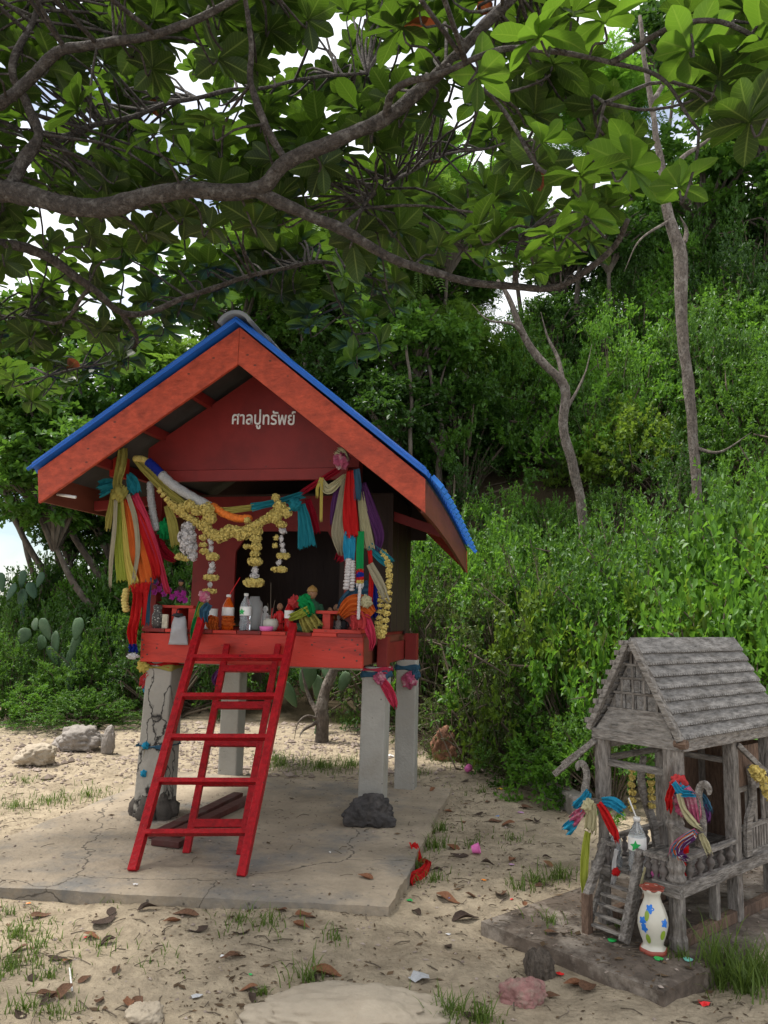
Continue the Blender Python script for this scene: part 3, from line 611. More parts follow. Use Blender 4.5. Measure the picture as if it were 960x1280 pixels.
for k, z in enumerate(zs):
    hp('gable_batten', MB().box((GP-.016, gq(-1, z)+.004, z), (GP-.001, gq(1, z)-.004, z+.012)), owy)
    z2 = zs[k+1] if k+1 < len(zs) else RID-.05
    n_ = max(1, 3-k); off = .5*(k % 2)
    for i in range(n_+1):
        q = lerp(gq(-1, z2), gq(1, z2), (i+.5*(k % 2)+.25)/(n_+1))
        if gq(-1, z2) < q < gq(1, z2): hp('gable_batten', MB().box((GP-.014, q-.006, z+.0125), (GP-.001, q+.006, z2-.0005)), ow)
    w0, w1 = gq(-1, z2)+.01, gq(1, z2)-.01
    for i in range(n_+1):
        if w1-w0 > .05: hp('gable_tile', MB().box((GP-.008-.003*((i+k) % 2), lerp(w0, w1, i/(n_+1))+.003, z+.014), (GP-.0005, lerp(w0, w1, (i+1)/(n_+1))-.003, z2-.002)), owr)
# balustrades with turned balusters
def bal_run(p0, q0, p1, q1, n, rail=True):
    if rail: hp('rail', MB().beam((p0, q0, .468), (p1, q1, .468), .035, .022), owx, bevel=.003)
    for i in range(n):
        t = (i+.5)/n; p, q = lerp(p0, p1, t), lerp(q0, q1, t)
        hp('baluster', MB().lathe([(.010, FL1), (.016, FL1+.012), (.008, FL1+.022), (.021, FL1+.045), (.023, FL1+.058), (.008, FL1+.078), (.015, FL1+.086), (.010, .458)], (p, q, 0), 10), M('baluster_wood', (.11, .095, .085), rough=.6, var=.3, bump=.2), smooth=True)
bal_run(.03, -.02, pr-.03, -.02, 5); bal_run(-.03, .03, -.03, .15, 3); bal_run(-.03, .31, -.03, W-.03, 2)
bal_run(.03, W, pr-.03, W, 5)
# side wall behind the third post: slatted panel with rails
q_ = -.012
for z in (FL1+.01, .50, .70): hp('wall_rail', MB().box((pr+.03, q_-.008, z), (LEN-.06, q_+.012, z+.024)), owx)
n_ = 11
for i in range(n_):
    p = lerp(pr+.05, LEN-.08, i/(n_-1)); hp('wall_slat', MB().box((p-.009, q_-.004, FL1+.0345), (p+.009, q_+.006, .4995)), ow)
    if i % 3 == 0: hp('wall_slat', MB().box((p-.014, q_-.004, .5245), (p+.014, q_+.006, .6995)), ow)
    if i < 8 and i % 2: hp('wall_slat', MB().box((p-.03, q_+.001, .7245), (p+.03, q_+.008, EZ-.05)), oww)
# flat carved serpent and swan boards
def carved(name, pts, wid, th, axis='p', fix=0.0, mat=owx, par=None, lab=None):
    """pts (h, z) centre line in the vertical plane; a board of even thickness"""
    P = catmull([Vector((a, b, w_)) for (a, b), w_ in zip(pts, wid)], 26); L_, R_ = [], []
    for i, c in enumerate(P):
        d = P[min(i+1, 26)]-P[max(i-1, 0)]; n = Vector((-d.y, d.x)).normalized()*c.z/2
        L_.append(Vector((c.x+n.x, c.y+n.y))); R_.append(Vector((c.x-n.x, c.y-n.y)))
    mb = MB(); k = len(P)
    for off in (-th/2, th/2):
        for s in (L_, R_):
            for v in s: mb.v.append((v.x, fix+off, v.y) if axis == 'p' else (fix+off, v.x, v.y))
    for i in range(k-1):
        a, b, c, d = i, k+i, 2*k+i, 3*k+i
        mb.f += [(a, a+1, b+1, b), (c, d, d+1, c+1), (a, c, c+1, a+1), (b, b+1, d+1, d)]
    mb.f += [(0, k, 3*k, 2*k), (k-1, 3*k-1, 4*k-1, 2*k-1)]
    return hp(name, mb, mat)
# swan-neck finials standing at the corners (neck rising, head curling outward)
l1 = Hs.ona(735, 1010, -.06); z0 = FL1
def swan(axis, fix, h0, sgn, zb, zt, sc=1.0, mat=owx):
    H_ = zt-zb
    return carved('swan_finial', [(h0, zb), (h0+.012*sgn, zb+.4*H_), (h0-.002*sgn, zb+.75*H_), (h0+.008*sgn, zb+.93*H_), (h0+.035*sgn*sc, zb+H_), (h0+.058*sgn*sc, zb+.93*H_), (h0+.058*sgn*sc, zb+.84*H_)],
                  [.05*sc, .042*sc, .034*sc, .034*sc, .034*sc, .028*sc, .008], .018, axis, fix, mat)
a = Hs.ona(733, 960, -.10); swan('q', -.10, a.y, 1, .60, a.z+.02, .9)
hp('bracket', MB().beam((-.10, a.y, .66), (.0, W, .66), .03, .03), owy)
b = Hs.ona(868, 980, -.09); swan('q', -.09, b.y-.02, -1, .58, b.z+.01, .85)
hp('bracket', MB().beam((-.09, b.y-.02, .62), (-.02, .0, .62), .03, .03), owy)
c = Hs.onb(936, 1000, -.035)
carved('serpent_board', [(c.x+.02, .83), (c.x+.045, .74), (c.x+.04, .63), (c.x-.01, .56), (c.x-.03, .48), (c.x-.03, .375)], [.035, .05, .05, .06, .055, .06], .02, 'p', -.035)
carved('serpent_board', [(.34, .86), (.31, .74), (.35, .62), (.42, .5), (.45, .37)], [.03, .05, .05, .05, .05], .02, 'p', W-.03)
# slanting poles under the eaves
e1 = Hs.ona(693, 968, -.11); hp('slant_pole', MB().beam((-.06, W+.01, EZ-.015), (e1.x, e1.y, e1.z), .026, .03), owx, bevel=.003)
e1 = Hs.ona(703, 955, .12); hp('slant_pole', MB().beam((.06, W+.05, EZ-.0), (e1.x, e1.y, e1.z), .016, .02), owx)
e1 = Hs.onb(958, 966, -.10); hp('slant_pole', MB().beam((pr+.01, -.035, EZ-.03), (e1.x, e1.y, e1.z), .022, .028), owx, bevel=.003)
# stair: two sloping rails, newel and steps
n1 = Hs.onz(731, 1165, ZS); n2 = Hs.onz(783, 1172, ZS); pn = -.19
ql, qr = .375, .175
for q, mt in ((ql, owx), (qr, owx)):
    hp('stair_rail', MB().beam((-.02, q, .475), (pn, q, .235 if q == ql else ZS+.02), .036, .04), mt, bevel=.005)
hp('newel', MB().box((pn-.022, ql-.02, ZS-.004), (pn+.022, ql+.02, .25)), oww, bevel=.004)
for k in range(5):
    t = (k+.5)/5; hp('stair_tread', MB().box((lerp(pn, -.055, t)-.014, qr-.02, lerp(ZS+.015, FL0-.01, t)), (lerp(pn, -.055, t)+.014, ql-.021, lerp(ZS+.015, FL0-.01, t)+.012)), owy, bevel=.002)
for q in (qr-.012, ql+.0): hp('stair_stringer', MB().beam((pn+.01, q, ZS+.012), (-.05, q, FL0), .014, .03), owy)
# ================================================================== VEGETATION
import numpy as np
def leaf_arrays(C, D, N, Ls, Ws):
    C, D, N = map(np.asarray, (C, D, N)); Ls = np.asarray(Ls)[:, None]; Ws = np.asarray(Ws)[:, None]
    D = D/np.linalg.norm(D, axis=1, keepdims=True); Sd = np.cross(D, N); Sd /= (np.linalg.norm(Sd, axis=1, keepdims=True)+1e-9); N2 = np.cross(Sd, D)
    mid_ = C+D*Ls*.5
    V = np.stack([C, mid_+Sd*Ws*.5+N2*Ws*.18, C+D*Ls-N2*Ls*.08, mid_-Sd*Ws*.5+N2*Ws*.18], 1).reshape(-1, 3)
    n = len(C); b = np.arange(n)*4
    F = np.stack([np.stack([b, b+2, b+1], 1), np.stack([b, b+3, b+2], 1)], 1).reshape(-1, 3)
    return V, F
def tri_mesh(name, V, F, var, mat):
    me = bpy.data.meshes.new(name); me.vertices.add(len(V)); me.vertices.foreach_set('co', V.astype(np.float32).ravel())
    me.loops.add(len(F)*3); me.loops.foreach_set('vertex_index', F.astype(np.int32).ravel())
    me.polygons.add(len(F)); me.polygons.foreach_set('loop_start', np.arange(len(F), dtype=np.int32)*3); me.polygons.foreach_set('loop_total', np.full(len(F), 3, np.int32))
    at = me.attributes.new('var', 'FLOAT', 'FACE'); at.data.foreach_set('value', np.asarray(var, np.float32)); me.materials.append(mat); me.update(); me.validate(); return me
def unit(rng, n):
    v = rng.normal(size=(n, 3)); return v/np.linalg.norm(v, axis=1, keepdims=True)
def shoots_to_leaves(rng, P0, P1, P2, nl, ls, aspect, t0=.35, pinnate=False, upn=.8):
    """quadratic shoots P0-P1-P2; leaves along the outer part"""
    n = len(P0); out = [[], [], [], []]; var = []
    t = t0+(1-t0)*rng.random((n, nl))**.8
    t = t[..., None]; A, B, Cc = P0[:, None], P1[:, None], P2[:, None]
    c = (1-t)**2*A+2*t*(1-t)*B+t*t*Cc; tan = 2*(1-t)*(B-A)+2*t*(Cc-B); tan /= np.linalg.norm(tan, axis=2, keepdims=True)
    c = c.reshape(-1, 3); tan = tan.reshape(-1, 3); m = len(c)
    if not pinnate:
        r = unit(rng, m); d = tan*.55+r*.75+np.array([0, 0, .12]); nrm = unit(rng, m)*.55+np.array([0, 0, upn])
        L_ = ls*(.65+.7*rng.random(m)); v = (rng.random(n)[:, None]*.5+.5*rng.random((n, nl))).ravel()
        V, F = leaf_arrays(c, d, nrm, L_, L_*aspect); return V, F, np.repeat(v, 2)
    # pinnate fronds: a drooping rachis with paired narrow leaflets
    k = 9; r = unit(rng, m); d = tan*.4+r*.9; d[:, 2] += .1; d /= np.linalg.norm(d, axis=1, keepdims=True)
    up = np.array([0, 0, 1.])+.35*unit(rng, m); sd = np.cross(d, up); sd /= np.linalg.norm(sd, axis=1, keepdims=True)
    Ls = ls*(.7+.6*rng.random(m)); CC, DD, NN, LL = [], [], [], []
    for j in range(k):
        s = (j+1)/k; base = c+d*(Ls*s)[:, None]-np.array([0, 0, 1.])*(Ls*.35*s*s)[:, None]
        for sg in (-1, 1):
            CC.append(base); DD.append(sd*sg+d*.5+.12*unit(rng, m)); NN.append(np.cross(sd, d)+.2*unit(rng, m)); LL.append(Ls*.33*(1-.35*abs(s-.5)))
    CC, DD, NN, LL = np.concatenate(CC), np.concatenate(DD), np.concatenate(NN), np.concatenate(LL)
    V, F = leaf_arrays(CC, DD, NN, LL, LL*aspect); v = np.tile(rng.random(m), 2*k)
    return V, F, np.repeat(v, 2)
LM = {
 'shrub': leaf_mat('leaf_shrub', (.030, .085, .012), (.085, .19, .026), (.17, .34, .035), .45, .35),
 'yellow': leaf_mat('leaf_yellowish', (.06, .13, .015), (.16, .25, .03), (.28, .42, .04), .45, .38),
 'dark': leaf_mat('leaf_dark', (.018, .052, .010), (.055, .125, .018), (.10, .22, .025), .5, .3),
 'bright': leaf_mat('leaf_bright', (.06, .16, .016), (.12, .26, .03), (.22, .45, .04), .45, .42),
 'feather': leaf_mat('leaf_feather', (.05, .115, .016), (.12, .22, .03), (.22, .38, .04), .5, .4),
 'olive': leaf_mat('leaf_olive', (.040, .068, .016), (.095, .125, .035), (.15, .22, .04), .55, .35),
}
bark = M('bark_grey', (.105, .085, .068), rough=.95, var=.5, scale=24, bump=1.0, bscale=50, stretch=(1, 1, .6), stain=(.30, .265, .225), stain_amt=.75, stain_scale=9, speck=(.035, .028, .022), speck_scale=16, speck_thr=.2)
bark_d = M('bark_dark', (.085, .068, .052), rough=.95, var=.45, scale=12, bump=.9, bscale=26, stretch=(1, 1, .5), stain=(.18, .16, .13), stain_amt=.6, stain_scale=7)
twigm = M('twig', (.11, .085, .06), rough=.9, var=.3, bump=.3)
def shrub_proto(seed, mat, n=270, nl=34, ls=.055, asp=.55, t0=.35, rough=.16, step=9):
    """unit shrub: radius about 1, height about 1"""
    rng = np.random.default_rng(seed); th = rng.random(n)*2*np.pi; ez = rng.random(n)**.9; er = np.sqrt(np.clip(1-ez**2.4, 0, 1))
    lob = 1+rough*np.sin(3*th+seed)+rough*.8*np.sin(5*th+2*seed+3*ez)
    rr = er*lob*(.72+.36*rng.random(n)); P2 = np.stack([rr*np.cos(th), rr*np.sin(th), ez*(.82+.28*rng.random(n))+.02], 1)
    P0 = np.stack([.28*rng.normal(size=n)*er+.35*P2[:, 0], .28*rng.normal(size=n)*er+.35*P2[:, 1], np.maximum(0, .25*P2[:, 2]+.05*rng.normal(size=n))], 1)
    P1 = (P0+P2)/2+np.stack([.1*rng.normal(size=n), .1*rng.normal(size=n), .12+.1*rng.random(n)], 1)
    V, F, v = shoots_to_leaves(rng, P0, P1, P2, nl, ls, asp, t0); V[:, 2] = np.maximum(V[:, 2], 0)
    st = MB()
    for i in range(0, n, step):
        b = (P0[i, 0]*.35, P0[i, 1]*.35, -.03); st.tube([b, tuple(P0[i]), tuple(P1[i]), tuple(P2[i])], [.012, .010, .007, .003], 4, False)
    me2 = bpy.data.meshes.new('stems'); me2.from_pydata(st.v, [], st.f); me2.materials.append(twigm)
    return tri_mesh('foliage', V, F, v, LM[mat]), me2
def clump_shrub(seed, mat, nc=34, ns=15, nl=17, ls=.04, asp=.55, cr_=.24):
    rng = np.random.default_rng(seed); th = rng.random(nc)*2*np.pi; ez = rng.random(nc)**.85; er = np.sqrt(np.clip(1-ez**2.2, 0, 1)); f = .62+.34*rng.random(nc)
    c = np.stack([er*f*np.cos(th), er*f*np.sin(th), ez*(.72+.22*rng.random(nc))+.03], 1); rad_ = cr_*(.7+.6*rng.random(nc))
    P0 = np.repeat(c, ns, 0); d = unit(rng, nc*ns)+np.repeat(np.stack([np.cos(th)*.45, np.sin(th)*.45, np.full(nc, .35)], 1), ns, 0); d /= np.linalg.norm(d, axis=1, keepdims=True)
    P2 = P0+d*(np.repeat(rad_, ns)*(.55+.6*rng.random(nc*ns)))[:, None]; P1 = (P0+P2)/2+.03*rng.normal(size=P0.shape)
    V, F, v = shoots_to_leaves(rng, P0, P1, P2, nl, ls, asp, .1); V[:, 2] = np.maximum(V[:, 2], 0)
    v = .55*v+.45*np.repeat(rng.random(nc), ns*nl*2)
    st = MB()
    for i in range(nc):
        q = Vector(c[i]); st.tube([(q.x*.12, q.y*.12, -.03), (q.x*.4, q.y*.4, q.z*.45), tuple(q), tuple(P2[i*ns])], [.016, .012, .007, .003], 4, False)
    for i in range(0, nc*ns, 25): st.tube([tuple(P0[i]), tuple(P1[i]), tuple(P2[i]+(P2[i]-P0[i])*.25)], [.006, .004, .002], 4, False)
    me2 = bpy.data.meshes.new('stems'); me2.from_pydata(st.v, [], st.f); me2.materials.append(twigm)
    return tri_mesh('foliage', V, F, v, LM[mat]), me2
SP = {
 'small': [clump_shrub(1, 'shrub'), clump_shrub(2, 'shrub', 28, 17, 18, .036, .55, .27), clump_shrub(3, 'bright', 32, 15, 17, .036), shrub_proto(2, 'shrub', 400, 56, .040, .5, .4, .28)],
 'yellow': [shrub_proto(5, 'yellow', 300, 40, .058, .62, .35, .25)],
 'dark': [clump_shrub(7, 'dark', 36, 15, 17, .042), clump_shrub(8, 'dark', 30, 16, 17, .038, .5, .26)],
 'loose': [shrub_proto(9, 'olive', 330, 36, .034, .5, .45, .3, 2)],
 'broad': [clump_shrub(13, 'bright', 30, 11, 10, .064, .66, .25), clump_shrub(14, 'yellow', 28, 11, 10, .06, .66, .27)],
 'near': [clump_shrub(11, 'bright', 32, 14, 15, .045, .62), clump_shrub(12, 'shrub', 32, 15, 16, .042, .6)],
}
KA = dict(small='small-leaved', dark='dark green', loose='twiggy olive', near='bright green', yellow='yellow-green', broad='broad-leaved bright')
KT = dict(feather='feathery', bright='bright feathery', dense='dense dark', mid='leafy mid-green')
rnd = random.Random(4)
def shrub(px, Y, top, kind, label, group, wid=1.0, dz=0, i=[0]):
    i[0] += 1; protos = SP[kind]; fo, st = protos[i[0] % len(protos)]
    x = atY(px, 800, Y).x; z0 = gz(x, Y)-.05+dz; h = atY(px, top, Y).z-z0; h = max(h, .35)
    t = empty('shrub', (x, Y, z0), rnd.random()*6.28, KA[kind]+' '+label, 'shrub', group)
    wv = wid*rnd.uniform(.9, 1.1)*max(.75, min(1.6, h*.55)); h = min(h, wv*2.6)
    for me, nm in ((fo, 'foliage'), (st, 'stems')):
        o = bpy.data.objects.new(nm, me); COL.objects.link(o); o.parent = t; o.scale = (wv, wv, h*.95)
G1, G2, G3 = 'shrubs of the thicket behind the small house', 'shrubs behind and beside the red shrine', 'shrubs climbing the hillside'
LA = 'shrub in the dense thicket on the slope beside the red shrine'
LB = 'shrub filling the ground behind the red shrine'
LC = 'low shrub standing behind the rubble and boulders beside the shrine'
LD = 'shrub on the upper hillside among the bare trunks'
LY = 'shrub right behind the small wooden spirit house'
for a in [(548, 10.0, 700, 'loose'), (600, 9.5, 665, 'small'), (650, 9.0, 690, 'loose'), (705, 8.6, 680, 'small'), (770, 8.5, 655, 'small'), (840, 8.4, 650, 'small'), (920, 8.4, 620, 'small'), (1000, 8.2, 600, 'small'),
          (535, 11.6, 640, 'small'), (590, 11.2, 620, 'small'), (650, 10.8, 650, 'small'), (710, 10.6, 650, 'small'), (780, 10.4, 620, 'small'), (860, 10.2, 605, 'small'), (950, 10.0, 590, 'near'), (1040, 9.6, 580, 'near'),
          (560, 13.5, 580, 'dark'), (625, 13.2, 600, 'small'), (690, 13, 620, 'small'), (765, 13, 600, 'small'), (850, 12.6, 575, 'dark'), (940, 12.4, 560, 'small'),
          (585, 8.7, 850, 'loose'), (640, 8.0, 820, 'loose'), (690, 7.5, 880, 'small')]:
    shrub(*a, LA, G1)
for a in [(725, 7.5, 760, 'broad'), (800, 7.4, 740, 'broad'), (880, 7.2, 700, 'broad'), (960, 7.1, 690, 'broad'), (705, 7.1, 905, 'broad'), (760, 6.9, 880, 'near'), (1040, 6.8, 640, 'near'), (680, 7.9, 740, 'broad'), (930, 7.9, 640, 'broad')]:
    shrub(*a, LY, 'yellow-green shrubs behind the small house', .85)
for a in [(215, 10.6, 745, 'dark'), (270, 11.2, 735, 'small'), (335, 11.6, 715, 'dark'), (400, 11.2, 740, 'small'), (465, 10.8, 730, 'dark'), (510, 10.4, 760, 'dark'), (240, 13, 660, 'small'), (420, 13, 640, 'dark'), (500, 13, 600, 'dark')]:
    shrub(*a, LB, G2, 1.1)
for a in [(-45, 10, 770, 'small'), (15, 10.4, 790, 'small'), (65, 10.8, 770, 'dark'), (115, 10.6, 800, 'small'), (160, 10.8, 745, 'small'), (35, 12, 745, 'small'), (95, 12.2, 735, 'small'), (150, 12.6, 700, 'small'), (-20, 13, 745, 'dark'), (45, 13.5, 705, 'small'), (60, 9.9, 850, 'small'), (110, 9.8, 860, 'small'), (200, 12.4, 720, 'small')]:
    shrub(*a, LC, 'shrubs left of the shrine', 1.0)
for a in [(700, 15.5, 545, 'dark', 1.2), (640, 16, 560, 'dark', 1.2), (590, 15.5, 540, 'dark', 1.2), (770, 15.5, 400, 'near', .62), (745, 15, 470, 'small', .7), (815, 15.6, 440, 'small', .7), (900, 15, 350, 'near', .6), (965, 14.5, 320, 'small', .6), (855, 16.5, 430, 'dark', .9), (930, 17.5, 300, 'dark', 1.0), (700, 18, 440, 'dark', 1.1), (1020, 14, 300, 'small', .7), (640, 19, 470, 'dark', 1.1), (780, 19, 340, 'dark', 1.), (880, 20, 260, 'small', .8), (970, 19, 220, 'small', .8)]:
    shrub(*a[:4], LD, G3, a[4]*1.15)

for k in range(64):
    px = rnd.uniform(545, 1030); Y = rnd.uniform(13.5, 24)
    if px < 690: Y = min(Y, 17.5)
    x = atY(px, 800, Y).x; top = project((x, Y, gz(x, Y)+rnd.uniform(1.5, 2.6)))[1]
    shrub(px, Y, top, rnd.choice(['dark', 'small', 'near', 'small', 'yellow']), LD, G3, 1.25)
for a in [(150, 14, 640, 'dark'), (195, 14.5, 600, 'small'), (110, 14, 690, 'dark'), (225, 14, 640, 'dark'), (70, 14.5, 700, 'dark'), (95, 13.2, 690, 'small'), (130, 13, 670, 'dark'), (170, 13, 690, 'small'), (250, 15, 600, 'dark'), (290, 16, 560, 'dark')]:
    shrub(*a, 'tall shrub behind the cactus and low shrubs', 'tall shrubs left of the shrine', 1.2)
# ---- trees further back: trunk, limbs, crown
def crown_proto(seed, mat, nc=34, ns=13, nl=14, ls=.11, asp=.5, pinnate=False, flat=.8):
    rng = np.random.default_rng(seed); c = unit(rng, nc)*(.25+.75*rng.random((nc, 1))**.5)*.78; c[:, 2] *= flat
    P0 = np.repeat(c, ns, 0); d = unit(rng, nc*ns); d[:, 2] = d[:, 2]*.6+.12; P2 = P0+d*(.22+.16*rng.random((nc*ns, 1))); P1 = (P0+P2)/2+np.array([0, 0, .06])
    V, F, v = shoots_to_leaves(rng, P0, P1, P2, nl, ls, asp, .15, pinnate)
    br = MB()
    for q in c:
        q = Vector(q); br.tube([(0, 0, -.85), q*.35+Vector((0, 0, -.3)), q*.75, q], [.035, .022, .012, .005], 5, False)
    me2 = bpy.data.meshes.new('limbs'); me2.from_pydata(br.v, [], br.f); me2.materials.append(bark_d)
    return tri_mesh('crown', V, F, v, LM[mat]), me2
CPR = {
 'feather': [crown_proto(21, 'feather', 34, 10, 5, .20, .30, True), crown_proto(22, 'feather', 30, 10, 5, .20, .30, True)],
 'bright': [crown_proto(23, 'bright', 34, 10, 5, .20, .32, True)],
 'dense': [crown_proto(24, 'dark', 40, 14, 16, .085, .5), crown_proto(25, 'dark', 36, 14, 16, .085, .5)],
 'mid': [crown_proto(26, 'shrub', 38, 14, 16, .085, .55), crown_proto(27, 'shrub', 34, 14, 16, .085, .55)],
}
def tree(px, py, Y, r, kind, label, group, base_px=None, rt=.06, rz=.85, i=[0], trunkmat=bark_d):
    i[0] += 1; cr_, li = CPR[kind][i[0] % len(CPR[kind])]; c = atY(px, py, Y)
    bx = atY(base_px if base_px is not None else px+rnd.uniform(-25, 25), 700, Y).x; z0 = gz(bx, Y)-.1
    t = empty('tree', (bx, Y, z0), 0, KT[kind]+' '+label, 'tree', group); off = c-Vector((bx, Y, z0))
    hgt = off.z-r*rz*.85
    if hgt > .3:
        pts = catmull([(0, 0, 0), (off.x*.25+rnd.uniform(-.1, .1), .05, hgt*.4), (off.x*.7, -.05, hgt*.75), (off.x, 0, hgt+.1)], 10)
        MB().tube(pts, [lerp(rt, rt*.55, k/10) for k in range(11)], 8).build('trunk', trunkmat, t, smooth=True)
    for me, nm in ((cr_, 'crown'), (li, 'limbs')):
        o = bpy.data.objects.new(nm, me); COL.objects.link(o); o.parent = t; o.location = off; o.scale = (r, r, r*rz); o.rotation_euler.z = rnd.random()*6.28
    return t
GT = 'trees standing behind the thicket'
for a in [(75, 600, 12, 1.55, 'mid', 175), (140, 640, 13, 1.1, 'dense', 190), (90, 660, 13.5, .9, 'dense', 150), (30, 630, 14, .8, 'mid', 90), (190, 580, 14, 1.3, 'mid', 200), (60, 520, 12.5, 1.3, 'mid', 170), (10, 530, 13, 1.7, 'feather', 120), (130, 500, 13.5, 1.6, 'mid', 185), (215, 470, 14.5, 1.8, 'feather', 230), (40, 430, 14.5, 1.7, 'mid', 90)]:
    tree(*a[:5], 'tree rising behind the scarf-hung left eave of the red shrine', 'trees left of the shrine', a[5], .07)
for a in [(470, 300, 15, 2.1, 'feather'), (560, 260, 16, 2.2, 'bright'), (515, 430, 14.5, 1.5, 'mid'), (380, 330, 16, 2.2, 'feather'), (300, 380, 17, 2.2, 'mid'), (560, 420, 16, 1.3, 'feather'), (640, 480, 17, 1.2, 'dense'), (570, 500, 15, 1.2, 'dense'), (490, 520, 14, 1.3, 'dense'), (620, 560, 16, 1.3, 'dense'), (540, 350, 18, 1.8, 'mid'), (450, 420, 16, 1.6, 'dense'), (680, 560, 17, 1.1, 'dense'), (530, 570, 15, 1.0, 'mid'), (590, 350, 19, 1.3, 'feather'), (425, 480, 15.5, 1.3, 'dense'), (405, 420, 17, 1.5, 'mid'), (445, 540, 15, 1.1, 'dense'), (340, 430, 18, 1.8, 'dense')]:
    tree(*a, 'slim tree rising behind the roof of the red shrine', GT, None, .065)
for a in [(745, 130, 19, 2.0, 'bright'), (880, 230, 20, 2.4, 'mid'), (960, 130, 19, 2.6, 'mid'), (840, 60, 21, 2.3, 'dense'), (930, 20, 22, 2.6, 'dense'), (700, 330, 20, 1.6, 'dense'), (760, 290, 18, 1.5, 'dense'), (1010, 260, 18, 2.4, 'dense'), (1000, 420, 16, 1.6, 'mid'), (640, 270, 20, 1.3, 'mid'), (1080, 150, 19, 2.6, 'mid'), (690, 400, 18, 1.0, 'dense'), (820, 330, 21, 2.0, 'dense')]:
    tree(*a, 'tree growing high on the forested hillside', 'trees on the hillside', None, .08)
# the two pale bare trunks and two slim grey ones
def bare_tree(label, Y, pts, rads, twigs=(), bark=bark):
    P = [atY(x, y, Y) for x, y in pts]; b = P[0].copy(); z0 = gz(b.x, Y)-.1
    t = empty('bare_tree', (b.x, Y, z0), 0, label, 'tree'); o = Vector((b.x, Y, z0)); m = (Y/cp)/FPX
    Q = [Vector((b.x, Y, z0))-o]+[p-o for p in P]; rr_ = [rads[0]*1.1]+list(rads); rr_ = [r*.86 for r in rr_]
    C = catmull([Vector((q.x, q.y, q.z, r*m)) for q, r in zip(Q, rr_)], 40); C = [Vector((c[0]+.03*mnoise.noise(Vector((0, 3, c[2]*2))), c[1]+.03*mnoise.noise(Vector((7, 3, c[2]*2))), c[2], c[3]*(1+.22*mnoise.noise(Vector((1, 1, c[2]*4)))))) for c in C]
    MB().tube([c.xyz for c in C], [max(.006, c[3]) for c in C], 10).build('trunk', bark, t, smooth=True)
    for tw, r0 in twigs:
        q = catmull([atY(x, y, Y+d)-o for x, y, d in tw], 14); MB().tube(q, [max(.0025, lerp(r0, r0*.08, k/14)*m) for k in range(15)], 6).build('branch', bark, t, smooth=True)
bare_tree('crooked pale bare tree trunk leaning left above the thicket', 12.2, [(728, 648), (718, 590), (704, 530), (706, 485), (680, 455), (655, 420), (636, 372), (622, 350)], [7, 7.5, 7, 7, 6.5, 5.5, 4, 2],
          [([(706, 490, 0), (698, 450, .2), (684, 420, .3), (676, 390, .2)], 4), ([(655, 420, 0), (640, 405, -.2), (610, 400, -.3), (590, 380, -.2)], 3), ([(704, 520, 0), (730, 470, .3), (740, 430, .4)], 2.5)])
bare_tree('tall straight pale grey tree trunk on the right of the hillside', 11.5, [(870, 592), (862, 500), (852, 400), (850, 320), (834, 262), (824, 190), (808, 90), (800, 20)], [7, 7.5, 8.5, 10, 7.5, 5, 4, 3],
          [([(850, 320, 0), (858, 290, .1), (850, 270, .1)], 5), ([(830, 240, 0), (850, 200, .2), (885, 175, .3), (900, 150, .3)], 5), ([(838, 275, 0), (800, 300, -.3), (780, 340, -.3)], 2.5), ([(868, 560, 0), (900, 565, -.2), (940, 540, -.3)], 3), ([(815, 130, 0), (835, 90, .2), (838, 40, .2)], 4)])
bare_tree('slim grey forked trunk rising behind the right roof slope', 14.2, [(550, 640), (548, 590), (553, 545), (540, 480), (530, 420)], [5, 5, 4.5, 3, 2], [([(551, 570, 0), (535, 545, .1), (520, 500, .2), (512, 430, .2)], 4), ([(545, 500, 0), (560, 450, .1), (585, 420, .1)], 2)], bark_d)
bare_tree('thin upright grey stem beside the forked trunk', 13.4, [(514, 620), (513, 560), (514, 500), (508, 430)], [3, 3, 2.6, 2], (), bark_d)
# ================================================================== OVERHANGING BIG-LEAVED TREE
rn = random.Random(11)
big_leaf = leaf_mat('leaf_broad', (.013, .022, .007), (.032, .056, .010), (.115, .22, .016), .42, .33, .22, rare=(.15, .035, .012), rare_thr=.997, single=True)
bark_t = M('bark_canopy', (.052, .042, .035), rough=.95, var=.6, scale=40, bump=1.0, bscale=85, stain=(.17, .15, .13), stain_amt=.8, stain_scale=22)
TB = Vector((-3.55, 3.7, gz(-3.55, 3.7)-.05))
BT = empty('broad_leaved_tree', TB, 0, 'broad-leaved tree spreading its dark branches and large leaves over the red shrine', 'tree')
def loc_(p): return Vector(p)-TB
crotch = atY(-210, 300, 3.9)
tr = catmull([(0, 0, 0), (.05, .03, 1.0), (.12, .08, 2.0), loc_(crotch)], 16)
MB().tube(tr, [lerp(.20, .13, k/16)*(1+.12*math.sin(k*1.7)) for k in range(17)], 12).build('trunk', bark_t, BT, smooth=True)
BPX = []
BR = []          # all branch centre points in world space, for twigs
